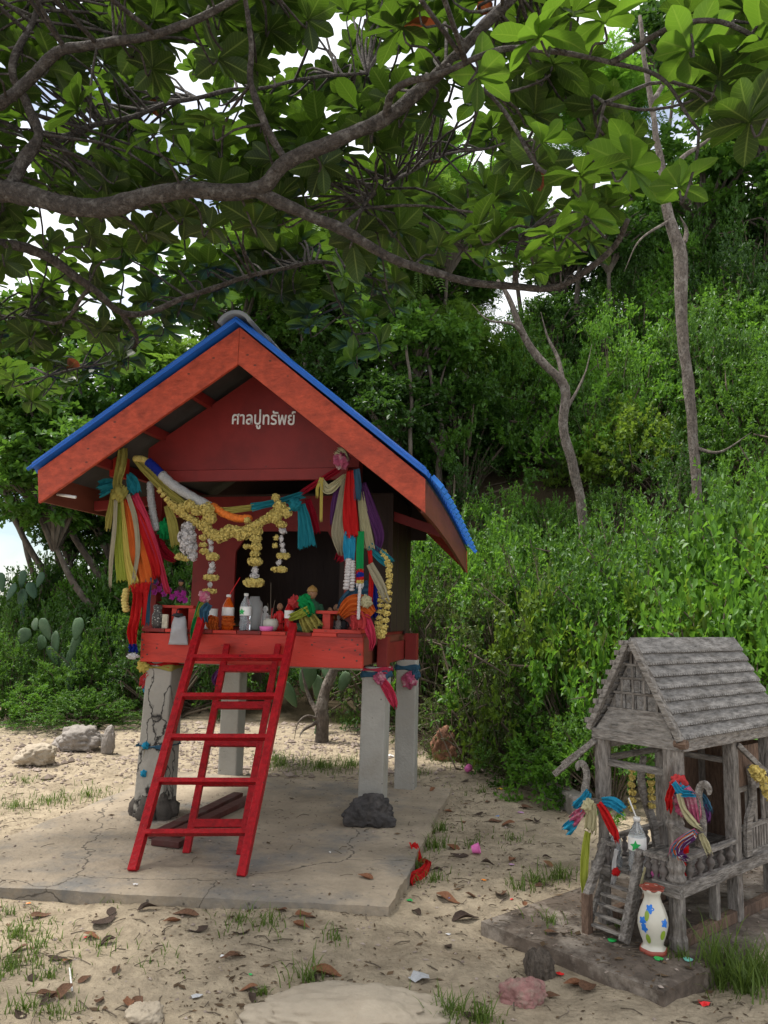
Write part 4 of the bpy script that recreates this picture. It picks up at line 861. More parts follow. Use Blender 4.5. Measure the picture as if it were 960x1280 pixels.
def branch(pts, r0, r1, n=36, start=None):
    n *= 3; W_ = [atY(x, y, Y) for x, y, Y in pts]
    if start is not None: W_ = [start]+W_
    C = catmull(W_, n); C = [c+Vector((mnoise.noise(c*3), mnoise.noise(c*3+Vector((5, 0, 0))), mnoise.noise(c*3+Vector((0, 9, 0)))))*.03 for c in C]
    rr_ = [lerp(r0, r1, (k/n)**.8)*(1+.14*mnoise.noise(C[k]*6)) for k in range(n+1)]
    mbb = MB().tube([loc_(c) for c in C], rr_, 14); k_ = 14
    for i in range(len(C)):
        cc = loc_(C[i])
        for j in range(k_):
            v = Vector(mbb.v[i*k_+j]); d_ = v-cc; e_ = 1+.16*mnoise.noise(Vector((j*.9, i*.45, r0*90)))+.22*max(0, mnoise.noise(v*9)); mbb.v[i*k_+j] = tuple(cc+d_*e_)
    mbb.build('branch', bark_t, BT, smooth=True)
    BR.extend((c, r) for c, r in zip(C, rr_)); BPX.extend((project(c), c.y, r) for c, r in zip(C, rr_) if project(c)); return C
b1 = branch([(-60, 245, 3.9), (0, 240, 3.85), (100, 256, 3.8), (200, 246, 3.7), (240, 236, 3.65), (318, 236, 3.6), (358, 203, 3.5), (430, 165, 3.4), (485, 143, 3.35), (530, 110, 3.3), (572, 68, 3.2), (610, 30, 3.1), (660, -20, 3.0)], .062, .020, 60, crotch)
b2 = branch([(322, 238, 3.6), (372, 264, 3.65), (430, 290, 3.7), (500, 325, 3.75), (560, 346, 3.7), (640, 356, 3.6), (715, 352, 3.5), (765, 315, 3.35), (788, 268, 3.2)], .032, .011, 40)
b3 = branch([(-80, 300, 4.0), (0, 304, 4.3), (60, 322, 4.5), (110, 358, 4.7), (150, 392, 4.9), (200, 386, 5.1), (290, 350, 5.2), (400, 330, 5.3), (470, 350, 5.4)], .042, .010, 44, crotch)
b4 = branch([(-60, 150, 3.7), (0, 128, 3.6), (35, 100, 3.6), (75, 62, 3.5), (150, 48, 3.4), (200, 42, 3.3), (275, 6, 3.2), (340, -30, 3.1)], .038, .013, 40, crotch)
b5 = branch([(356, 200, 3.5), (332, 160, 3.45), (312, 110, 3.4), (312, 60, 3.3), (303, 0, 3.2), (300, -60, 3.1)], .018, .010, 24)
b6 = branch([(5, 238, 3.85), (28, 200, 3.9), (48, 170, 3.9), (36, 130, 3.9), (20, 90, 3.8), (40, 30, 3.8), (60, -30, 3.8)], .035, .014, 28)
b7 = branch([(480, 145, 3.35), (500, 110, 3.2), (560, 85, 3.0), (640, 62, 2.9), (700, 60, 2.8), (760, 74, 2.75), (830, 98, 2.7), (872, 160, 2.7)], .017, .006, 34)
b8 = branch([(640, 356, 3.6), (650, 300, 3.5), (690, 272, 3.3), (730, 268, 3.2), (755, 300, 3.1)], .010, .005, 20)
b9 = branch([(560, 80, 3.2), (620, 120, 3.15), (670, 215, 3.1), (715, 214, 3.05), (745, 180, 3.0), (758, 130, 2.95)], .010, .006, 26)
b10 = branch([(-60, 262, 4.1), (60, 180, 4.6), (180, 140, 4.9), (320, 110, 5.1), (460, 90, 5.2)], .03, .01, 30, crotch)
b11 = branch([(150, 392, 4.9), (170, 430, 5.3), (120, 455, 5.6), (60, 470, 5.7)], .018, .007, 20)
b12 = branch([(400, 330, 5.3), (430, 390, 5.5), (450, 430, 5.6)], .009, .005, 14)
b13 = branch([(430, 290, 3.7), (470, 240, 4.3), (540, 200, 4.8), (620, 180, 5.0), (700, 170, 5.1)], .014, .006, 24)
b14 = branch([(760, 74, 2.75), (830, 40, 2.6), (900, 30, 2.5), (960, 60, 2.5), (1000, 110, 2.5)], .012, .006, 20)
b15 = branch([(110, 358, 4.7), (80, 400, 5.0), (30, 400, 5.2), (-40, 380, 5.3)], .014, .007, 16)
# leaf shapes: obovate blade folded along the midrib
def leaf_mesh(seed):
    r = random.Random(seed); n = 9; V = []; F = []; A = []; cv = r.uniform(.05, .30); tw = r.uniform(-.3, .3); fold = r.uniform(.12, .32); wm = r.uniform(.24, .30)
    for i in range(n+1):
        t = i/n; wd = wm*(math.sin(math.pi*min(1, t**1.45))**.72 if 0 < t < 1 else (.10 if t == 0 else .05))*r.uniform(.95, 1.05)+.012; zc = .10*t-cv*t*t+.012*math.sin(t*8+seed)
        for s_ in (-1, -.55, 0, .55, 1):
            V.append((t, s_*wd, zc+abs(s_)*wd*fold+tw*s_*wd*t*.4+.018*math.sin(t*11+s_*3+seed)*abs(s_))); A.append((abs(s_), t))
    for i in range(n):
        for j in range(4): F.append((i*5+j, (i+1)*5+j, (i+1)*5+j+1, i*5+j+1))
    return V, F, A
def leaf_attr(me, A):
    for nm, k in (('rib', 0), ('len', 1)):
        at = me.attributes.new(nm, 'FLOAT', 'POINT'); at.data.foreach_set('value', [q[k] for q in A])
LV = [leaf_mesh(k) for k in range(8)]
LMESH = []
for V, F, A in LV:
    me = bpy.data.meshes.new('leaf'); me.from_pydata(V, [], F); me.polygons.foreach_set('use_smooth', [True]*len(F)); me.materials.append(big_leaf); leaf_attr(me, A); LMESH.append(me)
sunlit_leaf = leaf_mat('leaf_broad_sunlit', (.035, .078, .012), (.065, .135, .018), (.19, .35, .026), .40, .40, .25, single=True)  # lighter copy of big_leaf: light from above put into the leaf colour
SUNMESH = []
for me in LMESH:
    f_ = me.copy(); f_.materials.clear(); f_.materials.append(sunlit_leaf); SUNMESH.append(f_)
# where the crown hangs: pixel boxes with a depth range (metres), the rest of the crown lies outside the frame
def in_gap(x, y):
    for gx, gy, rx, ry in ((222, 112, 16, 26), (290, 48, 14, 18), (700, 210, 20, 55), (770, 95, 30, 22), (22, 190, 12, 18), (20, 365, 12, 18), (245, 165, 12, 22), (300, 330, 10, 12), (395, 90, 10, 12), (490, 65, 10, 16), (610, 420, 60, 45), (880, 60, 0, 0)):
        if rx and ((x-gx)/rx)**2+((y-gy)/ry)**2 < 1: return True
    return False
def low_edge(x):       # lower boundary of the leafy mass
    K = [(-100, 540), (0, 520), (130, 500), (200, 440), (260, 400), (300, 385), (350, 400), (400, 440), (450, 480), (490, 470), (505, 380), (540, 350), (640, 365), (760, 330), (800, 270), (860, 225), (900, 200), (1060, 190)]
    for (x0, y0), (x1, y1) in zip(K, K[1:]):
        if x0 <= x <= x1: return lerp(y0, y1, (x-x0)/(x1-x0))
    return 200
ROS = []             # rosettes: position, size scale
fixed = [(672, 42, 2.55, 1.0), (790, 208, 2.9, 1.05), (848, 232, 2.75, .8), (935, 150, 2.5, 1.0), (600, 95, 3.0, 1), (755, 25, 2.7, 1), (860, 60, 2.6, .9), (900, 95, 2.6, .9), (195, 165, 3.4, 1.1), (95, 135, 3.4, 1.1), (455, 400, 5.5, 1), (470, 360, 5.5, 1), (440, 450, 5.6, 1), (490, 350, 5.3, 1), (430, 345, 5.2, 1), (265, 150, 3.3, 1), (690, 290, 3.2, .9), (700, 330, 3.4, .9), (735, 270, 3.2, .9), (620, 300, 3.5, .9), (650, 330, 3.5, .9), (95, 480, 5.6, 1), (40, 500, 5.6, 1), (60, 450, 5.4, 1), (150, 450, 5.3, 1), (680, 175, 3.1, .8), (950, 50, 2.5, 1), (930, 10, 2.6, 1)]
for x, y, Y, s in fixed: ROS.append((atY(x, y, Y), s))
tries = 0
def roof_clear(p):
    l = S.loc(p)
    if eL.x-.2 < l.x < eR.x+.2 and FB-.25 < l.y < RB+.2: return l.z > roof_z(l.x)+.22
    return True
while len(ROS) < 510 and tries < 14000:
    tries += 1; x = rn.uniform(-60, 1000); y = rn.uniform(-60, 520)
    if y > low_edge(x)-22 or in_gap(x, y): continue
    if x > 780 and rn.random() < .82: continue
    if 560 < x <= 780 and rn.random() < .5: continue
    # depth: the boughs nearest that direction decide it
    best = min(BR, key=lambda c: (lambda q: (q[0]-x)**2+(q[1]-y)**2 if q else 1e9)(project(c[0])))
    Y = best[0].y+rn.uniform(-.30, .95)
    for q_, by_, br_ in BPX:
        if br_ > .011 and abs(q_[0]-x) < 48 and abs(q_[1]-y) < 48 and Y < by_+.22: Y = by_+rn.uniform(.22, .9); break
    p = atY(x, y, max(2.35, Y))
    if not roof_clear(p): continue
    if any((p-q[0]).length < .11 for q in ROS): continue
    ROS.append((p, rn.uniform(.75, 1.1)))
n_in = len(ROS)
while len(ROS) < n_in+120:                     # the crown goes on above, behind and to the left of the view
    p = Vector((rn.uniform(-6.0, .4), rn.uniform(.6, 6.2), rn.uniform(3.9, 5.4))); q = project(p)
    if q and -30 < q[0] < 990 and q[1] > -40: continue
    if (p.xy-Vector((-2.2, 3.4))).length > 4: continue
    ROS.append((p, rn.uniform(.8, 1.15)))
    if len(BR) < 9000: pass
tw = MB(); LEAVES = []
pts_np = np.array([tuple(c[0]) for c in BR])
for ri, (p, s) in enumerate(ROS):
    pj = project(p); sunlit = ri < len(fixed) and pj and ((pj[0] > 600 and pj[1] < 340) or 420 < pj[0] < 500) and ri % 4 != 3  # picks the rosettes whose leaf colour has sunlight painted in
    d = np.linalg.norm(pts_np-np.array(p), axis=1)+np.abs(pts_np[:, 2]-p.z)*.3; k = int(d.argmin()); a = Vector(pts_np[k]); ln = (p-a).length
    ax = ((p-a).normalized()*.5+Vector((rn.uniform(-.3, .3), rn.uniform(-.3, .3), .9))).normalized()
    tip = p-ax*.03; m_ = a.lerp(tip, .5)+Vector((rn.uniform(-.12, .12), rn.uniform(-.12, .12), rn.uniform(-.05, .10)))*min(1, ln)
    if ln < 2.2: tw.tube([loc_(c) for c in catmull([a, m_, tip-ax*.06, tip], 8)], [lerp(min(.012, .005+.006*ln), .0045, j/8) for j in range(9)], 5, False)
    else: tw.tube([loc_(tip-ax*.5), loc_(tip)], [.006, .004], 5, False)
    nl = rn.randint(7, 10); az0 = rn.random()*6.28; bx_ = ax.orthogonal().normalized(); by_ = ax.cross(bx_)
    for j in range(nl):
        az = az0+j*2.39996; el = rn.uniform(.05, .75) if j < nl*.7 else rn.uniform(-.35, .2)
        dr = (bx_*math.cos(az)+by_*math.sin(az))*math.cos(el)+ax*math.sin(el); dr.z -= rn.uniform(.0, .18); dr.normalize()
        L_ = rn.uniform(.125, .215)*s; up = (ax-dr*ax.dot(dr)).normalized() if abs(ax.dot(dr)) < .98 else bx_
        sd_v = up.cross(dr).normalized(); rl_ = rn.uniform(-.35, .35); up2 = up*math.cos(rl_)+sd_v*math.sin(rl_); sd_v = up2.cross(dr)
        st = p-ax*.02*rn.random()
        Mx = Matrix(((dr.x*L_, sd_v.x*L_, up2.x*L_, st.x), (dr.y*L_, sd_v.y*L_, up2.y*L_, st.y), (dr.z*L_, sd_v.z*L_, up2.z*L_, st.z), (0, 0, 0, 1)))
        pr_ = project(st+dr*L_*.5); vis = 0
        if pr_ and -20 < pr_[0] < 980 and -20 < pr_[1] < 600: vis = L_/(st-CAM).length*(abs(up2.dot((st-CAM).normalized()))+.25)
        LEAVES.append((vis+(1 if sunlit and vis else 0), Mx, rn.randrange(8)+(100 if sunlit else 0), rn.random()))
tag(tw.build('twigs', bark_t, BT, smooth=True, recalc=False), kind='stuff')
LEAVES.sort(key=lambda t: -t[0]); IT = Matrix.Translation(-TB)
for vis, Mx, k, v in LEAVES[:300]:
    o = bpy.data.objects.new('leaf', SUNMESH[k-100] if k >= 100 else LMESH[k]); COL.objects.link(o); o.parent = BT; o.matrix_local = IT @ Mx
VV, FF, va, AA = [], [], [], []; base = 0
for vis, Mx, k, v in LEAVES[300:]:
    V, F, A = LV[k % 100]; AA += A; Q = IT @ Mx; VV += [tuple(Q @ Vector(q)) for q in V]; FF += [tuple(i+base for i in f) for f in F]; base += len(V); va += [v]*len(F)
mb = MB(); mb.v = VV; mb.f = FF
fo_ = tag(mb.build('foliage', big_leaf, BT, smooth=True, var=va, recalc=False), kind='stuff'); leaf_attr(fo_.data, AA)
# ================================================================== CLOTH, RIBBONS AND GARLANDS
CLM = {}
def cloth(name, c, sheer=.38, var=.12):
    k = 'cloth_'+name
    if k not in MATS: M(k, c, rough=.8, var=var, scale=7, bump=.25, bscale=70, spec=.15, sheer=sheer, stain=tuple(x*.55 for x in c) if name != 'rose' else (.62, .58, .5), stain_amt=.5 if name != 'rose' else .9, stain_scale=7 if name != 'rose' else 16)
    return MATS[k]
CC = dict(olive=(.42, .36, .09), red=(.58, .018, .018), orange=(.72, .16, .03), pink=(.60, .05, .10), lime=(.42, .46, .07), beige=(.42, .37, .25), teal=(.02, .22, .27), crimson=(.33, .010, .025),
          purple=(.13, .04, .15), steel=(.05, .13, .20), green=(.01, .30, .08), cream=(.55, .50, .30), sky=(.03, .32, .50), yellow=(.62, .50, .12), blue=(.015, .03, .28), white=(.70, .68, .66), rose=(.55, .12, .22), coral=(.62, .07, .07))
for k, c in CC.items(): cloth(k, c)
def strip_mb(P, W_, nrm, folds=3, amp=.012, n=30, m=26, seed=0, ragged=.02, twist=0):
    """pleated band along P (Vectors), widths W_, facing nrm"""
    rr_ = random.Random(seed); C = catmull([Vector((p.x, p.y, p.z, w_)) for p, w_ in zip(P, W_)], n); mb = MB(); nrm = Vector(nrm).normalized(); ph = rr_.random()*6
    for i, c in enumerate(C):
        d = (C[min(i+1, n)]-C[max(i-1, 0)]).xyz.normalized(); s = d.cross(nrm)
        if s.length < .05: s = d.cross(Vector((1, 0, 0)))
        s.normalize(); nn_ = s.cross(d); t = i/n
        if twist: q = Matrix.Rotation(twist*t, 3, d); s = q @ s; nn_ = q @ nn_
        for j in range(m+1):
            u = j/m-.5; w_ = c[3]; pl_ = math.sin(u*folds*2*math.pi+ph+.9*math.sin(t*4+ph))
            off = amp*pl_*(.55+.6*t)+.35*amp*math.sin(u*folds*4.3*math.pi+ph*2+t*6)+.9*amp*mnoise.noise(Vector((u*3+seed, t*5, ph)))+.16*amp*math.sin(u*folds*17+t*3+ph)
            p = c.xyz+s*(u*w_*(1-.10*abs(pl_)*.6))+nn_*off
            if i == n: p += d*rr_.uniform(-ragged, ragged)
            mb.v.append(tuple(p))
    mb.f = [(i*(m+1)+j, i*(m+1)+j+1, (i+1)*(m+1)+j+1, (i+1)*(m+1)+j) for i in range(n) for j in range(m)]
    return mb
def hang(label, col, pts, b=-.40, folds=3, amp=.010, name='scarf', cat='scarf', F_=None, seed=[0], db=0, plane='b', parent=None, group=None, twist=0, **kw):
    """a cloth hanging in the plane local-y=b (or x=b) of frame F_; pts are (px, py, width px[, extra b])"""
    F_ = F_ or S; seed[0] += 1; P = []; W_ = []
    for q in pts:
        bb = b+(q[3] if len(q) > 3 else 0); l = F_.onb(q[0], q[1], bb) if plane == 'b' else F_.ona(q[0], q[1], bb); wv = F_.wor(l); P.append(wv); W_.append(max(.006, q[2]*(wv-CAM).dot(FW)/FPX))
    o0_ = P[0].copy(); P = [p-o0_ for p in P]; nr = -F_.v if plane == 'b' else -F_.u
    o = strip_mb(P, W_, nr, folds, amp, seed=seed[0], twist=twist, **kw).build(name, 'cloth_'+col, parent, smooth=True, recalc=False)
    md = o.modifiers.new('thick', 'SOLIDIFY'); md.thickness = .0012
    o.location = o0_
    if parent is None: tag(o, label, cat, group)
    return o
def knot(label, col, px, py, rpx, b, F_=None, name='cloth_knot', seed=1, plane='b', sq=(1, .8, 1)):
    F_ = F_ or S; l = F_.onb(px, py, b) if plane == 'b' else F_.ona(px, py, b); c = F_.wor(l); r = rpx*(c-CAM).dot(FW)/FPX; mb = MB(); k, m = 36, 20
    for i in range(m+1):
        ph = math.pi*i/m
        for j in range(k):
            t = 2*math.pi*j/k; d = Vector((math.sin(ph)*math.cos(t), math.sin(ph)*math.sin(t), -math.cos(ph))); e = .95+.15*math.sin(t*4+ph*3+seed)+.38*mnoise.noise(d*2.3+Vector((seed, 0, 0)))+.11*math.sin(t*9-ph*7)+.2*mnoise.noise(d*6+Vector((0, seed, 0)))
            mb.v.append((d.x*r*e*sq[0], d.y*r*e*sq[1], d.z*r*e*sq[2]))
    mb.f = [(i*k+j, i*k+(j+1) % k, (i+1)*k+(j+1) % k, (i+1)*k+j) for i in range(m) for j in range(k)]
    o = mb.build(name, 'cloth_'+col, smooth=True); o.location = c; return tag(o, label, 'cloth')
# --- left bundle, tied to the projecting beam end
B0 = -.415
hang('teal bow of cloth tied under the left eave of the shrine', 'teal', [(146, 604, 10), (136, 607, 20), (124, 612, 22)], B0+.01, 2, .012, 'cloth_bow', 'cloth')
hang('teal cloth tail hanging beside the olive knot at left eave', 'teal', [(160, 592, 8), (166, 604, 18), (168, 616, 17)], B0-.005, 2, .012, 'cloth_bow', 'cloth')
hang('olive yellow scarf looped over the beam end under the left eave', 'olive', [(154, 560, 12), (152, 580, 15), (148, 600, 13), (150, 618, 14)], B0-.02, 2, .014)
knot('olive yellow knot tying the left bundle of scarves', 'olive', 150, 617, 9.5, B0-.03, seed=2)
hang('thin olive tail of cloth hanging outside the left bundle', 'olive', [(141, 612, 5), (138, 640, 9), (135, 662, 9)], B0-.01, 2, .008)
hang('narrow pale grey ribbon hanging at the outer side of left bundle', 'beige', [(145, 622, 5), (143, 660, 6), (139, 700, 6), (138, 733, 4)], B0-.035, 1, .004, 'ribbon', 'ribbon')
hang('lime yellow sheer scarf hanging behind the orange one', 'lime', [(150, 622, 8), (149, 665, 14), (152, 705, 16), (154, 726, 18)], B0+.01, 3, .010)
hang('long orange and red sheer scarf in the left bundle', 'orange', [(156, 622, 10), (164, 660, 20), (172, 700, 32), (178, 732, 36)], B0-.01, 4, .012)
hang('golden edge scarf hanging in front of the orange scarf', 'yellow', [(152, 624, 4), (156, 660, 6), (160, 700, 9), (168, 730, 16)], B0-.03, 2, .006)
hang('bright red sheer scarf flaring out beside the orange scarf', 'red', [(160, 622, 8), (178, 660, 14), (190, 695, 16), (196, 722, 12)], B0-.02, 3, .010)
hang('grey sheer ribbon hanging over the red scarf', 'beige', [(160, 618, 6), (169, 650, 7), (172, 690, 6), (167, 728, 5)], B0-.035, 1, .005, 'ribbon', 'ribbon')
hang('pinkish red scarf pulled out to the right of left bundle', 'pink', [(168, 618, 10), (182, 650, 12), (198, 695, 9), (208, 735, 8), (211, 742, 3)], B0-.015, 2, .009)
hang('red scarf end gathered below the orange scarf', 'red', [(176, 728, 28), (176, 740, 24), (172, 752, 14)], B0-.02, 4, .014)
hang('long red cloth tube hanging past the left end of beam', 'red', [(172, 740, 12), (170, 770, 14), (167, 790, 13), (167, 806, 11)], B0-.05, 2, .02, 'cloth_tube', 'cloth')
hang('blue and red banded cuff at the end of the red cloth tube', 'blue', [(167, 805, 12), (167, 811, 12), (167, 815, 11)], B0-.055, 2, .018, 'cloth_cuff', 'cloth')
knot('white tassel at the end of the red cloth tube', 'white', 166, 820, 6, B0-.055, seed=9, name='tassel', sq=(1.1, .8, .6))
hang('grey blue ribbon hanging behind the red cloth tube', 'steel', [(186, 722, 9), (184, 750, 9), (183, 780, 9)], B0+.0, 1, .006, 'ribbon', 'ribbon')
hang('thin red ribbon hanging along the red cloth tube', 'red', [(182, 738, 7), (180, 760, 7), (178, 782, 6)], B0-.03, 1, .006, 'ribbon', 'ribbon')
hang('crimson scarf hanging in the shade beside the left bundle', 'crimson', [(196, 668, 8), (206, 690, 14), (218, 700, 10)], B0+.10, 2, .01)
hang('steel blue strip hanging among the red scarves', 'steel', [(186, 682, 6), (190, 705, 10), (194, 728, 7)], B0+.02, 2, .008, 'ribbon', 'ribbon')
knot('dark green bunched cloth hanging beside the left column', 'green', 205, 662, 9, B0+.10, seed=5, sq=(.8, .7, 1.3))
hang('olive scarf hanging from the garland beside the white garland', 'olive', [(208, 632, 8), (216, 655, 14), (220, 683, 12)], B0+.02, 3, .008)
hang('olive yellow cloth rope draped from the left eave to garland', 'olive', [(168, 572, 10), (185, 590, 12), (205, 610, 12), (232, 632, 10)], B0-.01, 2, .012, 'cloth_rope', 'cloth')
hang('olive yellow cloth rope running over the middle of garland', 'olive', [(266, 639, 8), (285, 638, 9), (318, 634, 8)], B0-.01, 2, .01, 'cloth_rope', 'cloth')
hang('teal cloth rope tied along the right half of the garland', 'teal', [(314, 634, 12), (330, 631, 9), (350, 627, 9), (378, 618, 10)], B0-.015, 2, .012, 'cloth_rope', 'cloth')
knot('teal and cream knot where the cloth ropes meet', 'teal', 369, 631, 8, B0-.03, seed=4)
hang('dusty teal scarf hanging below the knot of cloth ropes', 'teal', [(377, 630, 10), (380, 650, 17), (384, 684, 25)], B0-.02, 3, .010)
hang('crimson cloth rope rising to the right column', 'crimson', [(376, 617, 7), (395, 604, 8), (424, 586, 9)], B0-.005, 2, .010, 'cloth_rope', 'cloth')
hang('crimson scarf hanging in shade behind the dusty teal scarf', 'crimson', [(384, 624, 8), (391, 645, 12), (396, 666, 10)], B0+.06, 2, .008)
for k, (x, y1, lab) in enumerate([(397, 620, 'short'), (402, 650, 'long')]):
    hang(f'{lab} yellow ribbon tail tied on the crimson rope', 'yellow', [(402, 597, 5), (x, 610, 4), (x-.5, y1, 4)], B0-.02, 1, .004, 'ribbon', 'ribbon')
hang('cream scarf loop tied beside the right bundle', 'cream', [(402, 600, 7), (410, 612, 13), (424, 602, 10), (432, 594, 6)], B0-.015, 2, .012)
# --- right bundle
knot('pink and cream knotted cloth at the top of the right bundle', 'rose', 427, 576, 10, B0-.02, seed=7)
hang('cream scarf corner sticking up from the pink knot', 'cream', [(430, 578, 14), (427, 568, 15), (421, 563, 12)], B0-.03, 2, .01)
hang('beige gathered scarf hanging on the left of right bundle', 'beige', [(432, 598, 8), (427, 640, 18), (424, 668, 20), (426, 692, 8)], B0-.01, 4, .010)
hang('dull purple scarf at the left edge of right bundle', 'purple', [(424, 604, 8), (418, 630, 9), (416, 656, 7)], B0+.01, 2, .008)
hang('bright red flat scarf in the middle of right bundle', 'red', [(438, 588, 9), (437, 620, 16), (438, 650, 20), (440, 670, 18)], B0-.03, 2, .008)
hang('steel blue short scarf beside the bright red scarf', 'steel', [(446, 586, 8), (447, 605, 10), (447, 624, 9)], B0-.035, 1, .006)
hang('purple scarf flaring on the right of right bundle', 'purple', [(453, 604, 10), (464, 640, 16), (474, 668, 13), (472, 690, 6)], B0+.0, 3, .010)
hang('pale green scarf hanging between red and purple scarves', 'cream', [(451, 615, 8), (455, 650, 14), (462, 686, 15)], B0-.005, 3, .009)
hang('light blue scarf end hanging below the red scarf', 'sky', [(437, 664, 14), (437, 682, 17), (437, 700, 14)], B0-.02, 2, .008)
hang('bright green sequined band hanging in the right bundle', 'green', [(451, 664, 9), (450, 690, 10), (450, 712, 10)], B0-.035, 1, .003, 'ribbon', 'ribbon')
for k, (c, y0, y1) in enumerate([('red', 711, 715), ('blue', 715, 721), ('red', 721, 725), ('yellow', 725, 729), ('white', 729, 734)]):
    hang(f'{["upper red", "blue", "lower red", "yellow", "white"][k]} beaded stripe below the green sequined band', c, [(450, y0, 10), (450, (y0+y1)/2, 10), (450, y1+.3, 10)], B0-.036, 1, .003, 'beaded_stripe', 'ribbon')
hang('teal scarf pulled out behind the right bundle', 'teal', [(462, 682, 10), (475, 694, 15), (489, 705, 14)], B0+.0, 2, .010)
hang('crimson scarf end tucked behind the light blue scarf', 'crimson', [(432, 690, 12), (426, 696, 15), (422, 700, 9)], B0+.01, 2, .010)
hang('thin red ribbon hanging down past the garland loop', 'red', [(462, 688, 6), (464, 720, 6), (462, 760, 7)], B0-.005, 1, .006, 'ribbon', 'ribbon')
hang('beige scarf slanting across the garland loop', 'beige', [(462, 705, 10), (474, 728, 12), (484, 752, 8)], B0-.04, 2, .008)
hang('dark blue scarf hanging behind the garland loop', 'blue', [(468, 728, 12), (471, 750, 16), (469, 772, 12)], B0+.02, 2, .010)
hang('grey teal cloth swathed above the orange bow', 'steel', [(462, 735, 20), (447, 740, 22), (432, 750, 14), (424, 762, 6)], B0+.02, 3, .012)
hang('orange cloth bow spread over the red bench', 'orange', [(466, 768, 14), (452, 756, 26), (438, 758, 24), (426, 770, 12)], B0-.05, 4, .020, 'cloth_bow', 'cloth')
hang('coral scarf folded below the orange bow', 'coral', [(444, 764, 16), (448, 776, 22), (446, 786, 18)], B0-.05, 3, .015)
knot('cream knot on the orange cloth bow', 'cream', 458, 752, 7, B0-.06, seed=12)
hang('pink red scarf hanging over the right corner of the beam', 'pink', [(456, 768, 10), (462, 785, 13), (466, 800, 9), (464, 812, 5)], B0-.045, 2, .012)
# --- cloth round the posts
def sash(label, c, z, half, col, h=.055, name='sash', col2=None):
    t = MB(); n = 28; pts = [(-1, -1), (1, -1), (1, 1), (-1, 1)]
    for r_ in range(4):
        for i in range(n):
            f = i/n*4; k = int(f); u = f-k; p = Vector(pts[k]).lerp(Vector(pts[(k+1) % 4]), u); q = p*(half+.008+.006*math.sin(r_*2.1+i*1.3))
            t.v.append((q.x, q.y, z-h/2+h*r_/3+.010*math.sin(i*.7+r_)))
    t.f = [(r_*n+i, r_*n+(i+1) % n, (r_+1)*n+(i+1) % n, (r_+1)*n+i) for r_ in range(3) for i in range(n)]
    o = t.build(name, 'cloth_'+col, smooth=True, recalc=False); wv = S.wor((c[0], c[1], 0)); o.location = wv; o.rotation_euler.z = -R(12); o.modifiers.new('thick', 'SOLIDIFY').thickness = .006; return tag(o, label, 'sash')
sash('steel blue sash wound round the top of front right post', (pfr.x+.012, 0), 1.145, .095, 'steel', .055)
sash('pink upper sash wound round the top of front right post', (pfr.x+.012, 0), 1.182, .097, 'pink', .03)
hang('pink red scarf end hanging down the front right post', 'pink', [(474, 847, 9), (484, 860, 13), (491, 875, 12), (494, 884, 5)], -.115, 2, .012)
knot('pink and blue knot on the sash of front right post', 'rose', 475, 848, 7, -.115, seed=15)
sash('steel blue sash wound round the top of rear right post', (pbr.x, pbr.y), 1.13, .09, 'steel', .05)
knot('pink knotted bow on the sash of rear right post', 'rose', 512, 850, 9, pbr.y-.11, seed=16)
knot('blue knotted end standing up on the rear right post', 'steel', 519, 843, 6, pbr.y-.10, seed=17)
sash('red sash wound round the top of cracked front left post', (tl.x, -.222), 1.178, .108, 'red', .03)
sash('olive sash wound round the top of cracked front left post', (tl.x, -.225), 1.155, .110, 'olive', .03)
knot('yellow flower knot on the sash of cracked front left post', 'yellow', 180, 832, 8, -.33, seed=18)
hang('red cloth end hanging at the side of cracked front left post', 'coral', [(186, 842, 6), (180, 850, 12), (177, 858, 8)], -.34, 2, .012)
hang('light blue cloth end hanging below the red one on cracked post', 'sky', [(183, 848, 6), (182, 860, 8), (183, 866, 6)], -.33, 1, .008)
ml = lambda y: S.onb(196, y, -.30).x
sash('faded teal ribbon tied round the middle of cracked post', (S.onb(199, 930, -.31).x, -.312), S.onb(199, 930, -.31).z, .115, 'steel', .016, 'ribbon')
hang('faded beige ribbon hanging on the left of cracked post', 'beige', [(183, 930, 5), (180, 945, 9), (178, 958, 8), (180, 968, 5)], -.43, 2, .008, 'ribbon', 'ribbon')
knot('light blue ribbon knot on the left of cracked post', 'sky', 182, 932, 4, -.44, seed=20)
knot('small blue ribbon end low on the cracked post', 'sky', 180, 967, 4, -.46, seed=21)
hang('purple and white cloth tied round the rear left post', 'purple', [(276, 838, 8), (270, 848, 12), (271, 856, 8)], pbl.y-.11, 2, .012)
sash('dark band wound round the top of rear left post', (pbl.x, pbl.y), 1.14, .093, 'steel', .05)
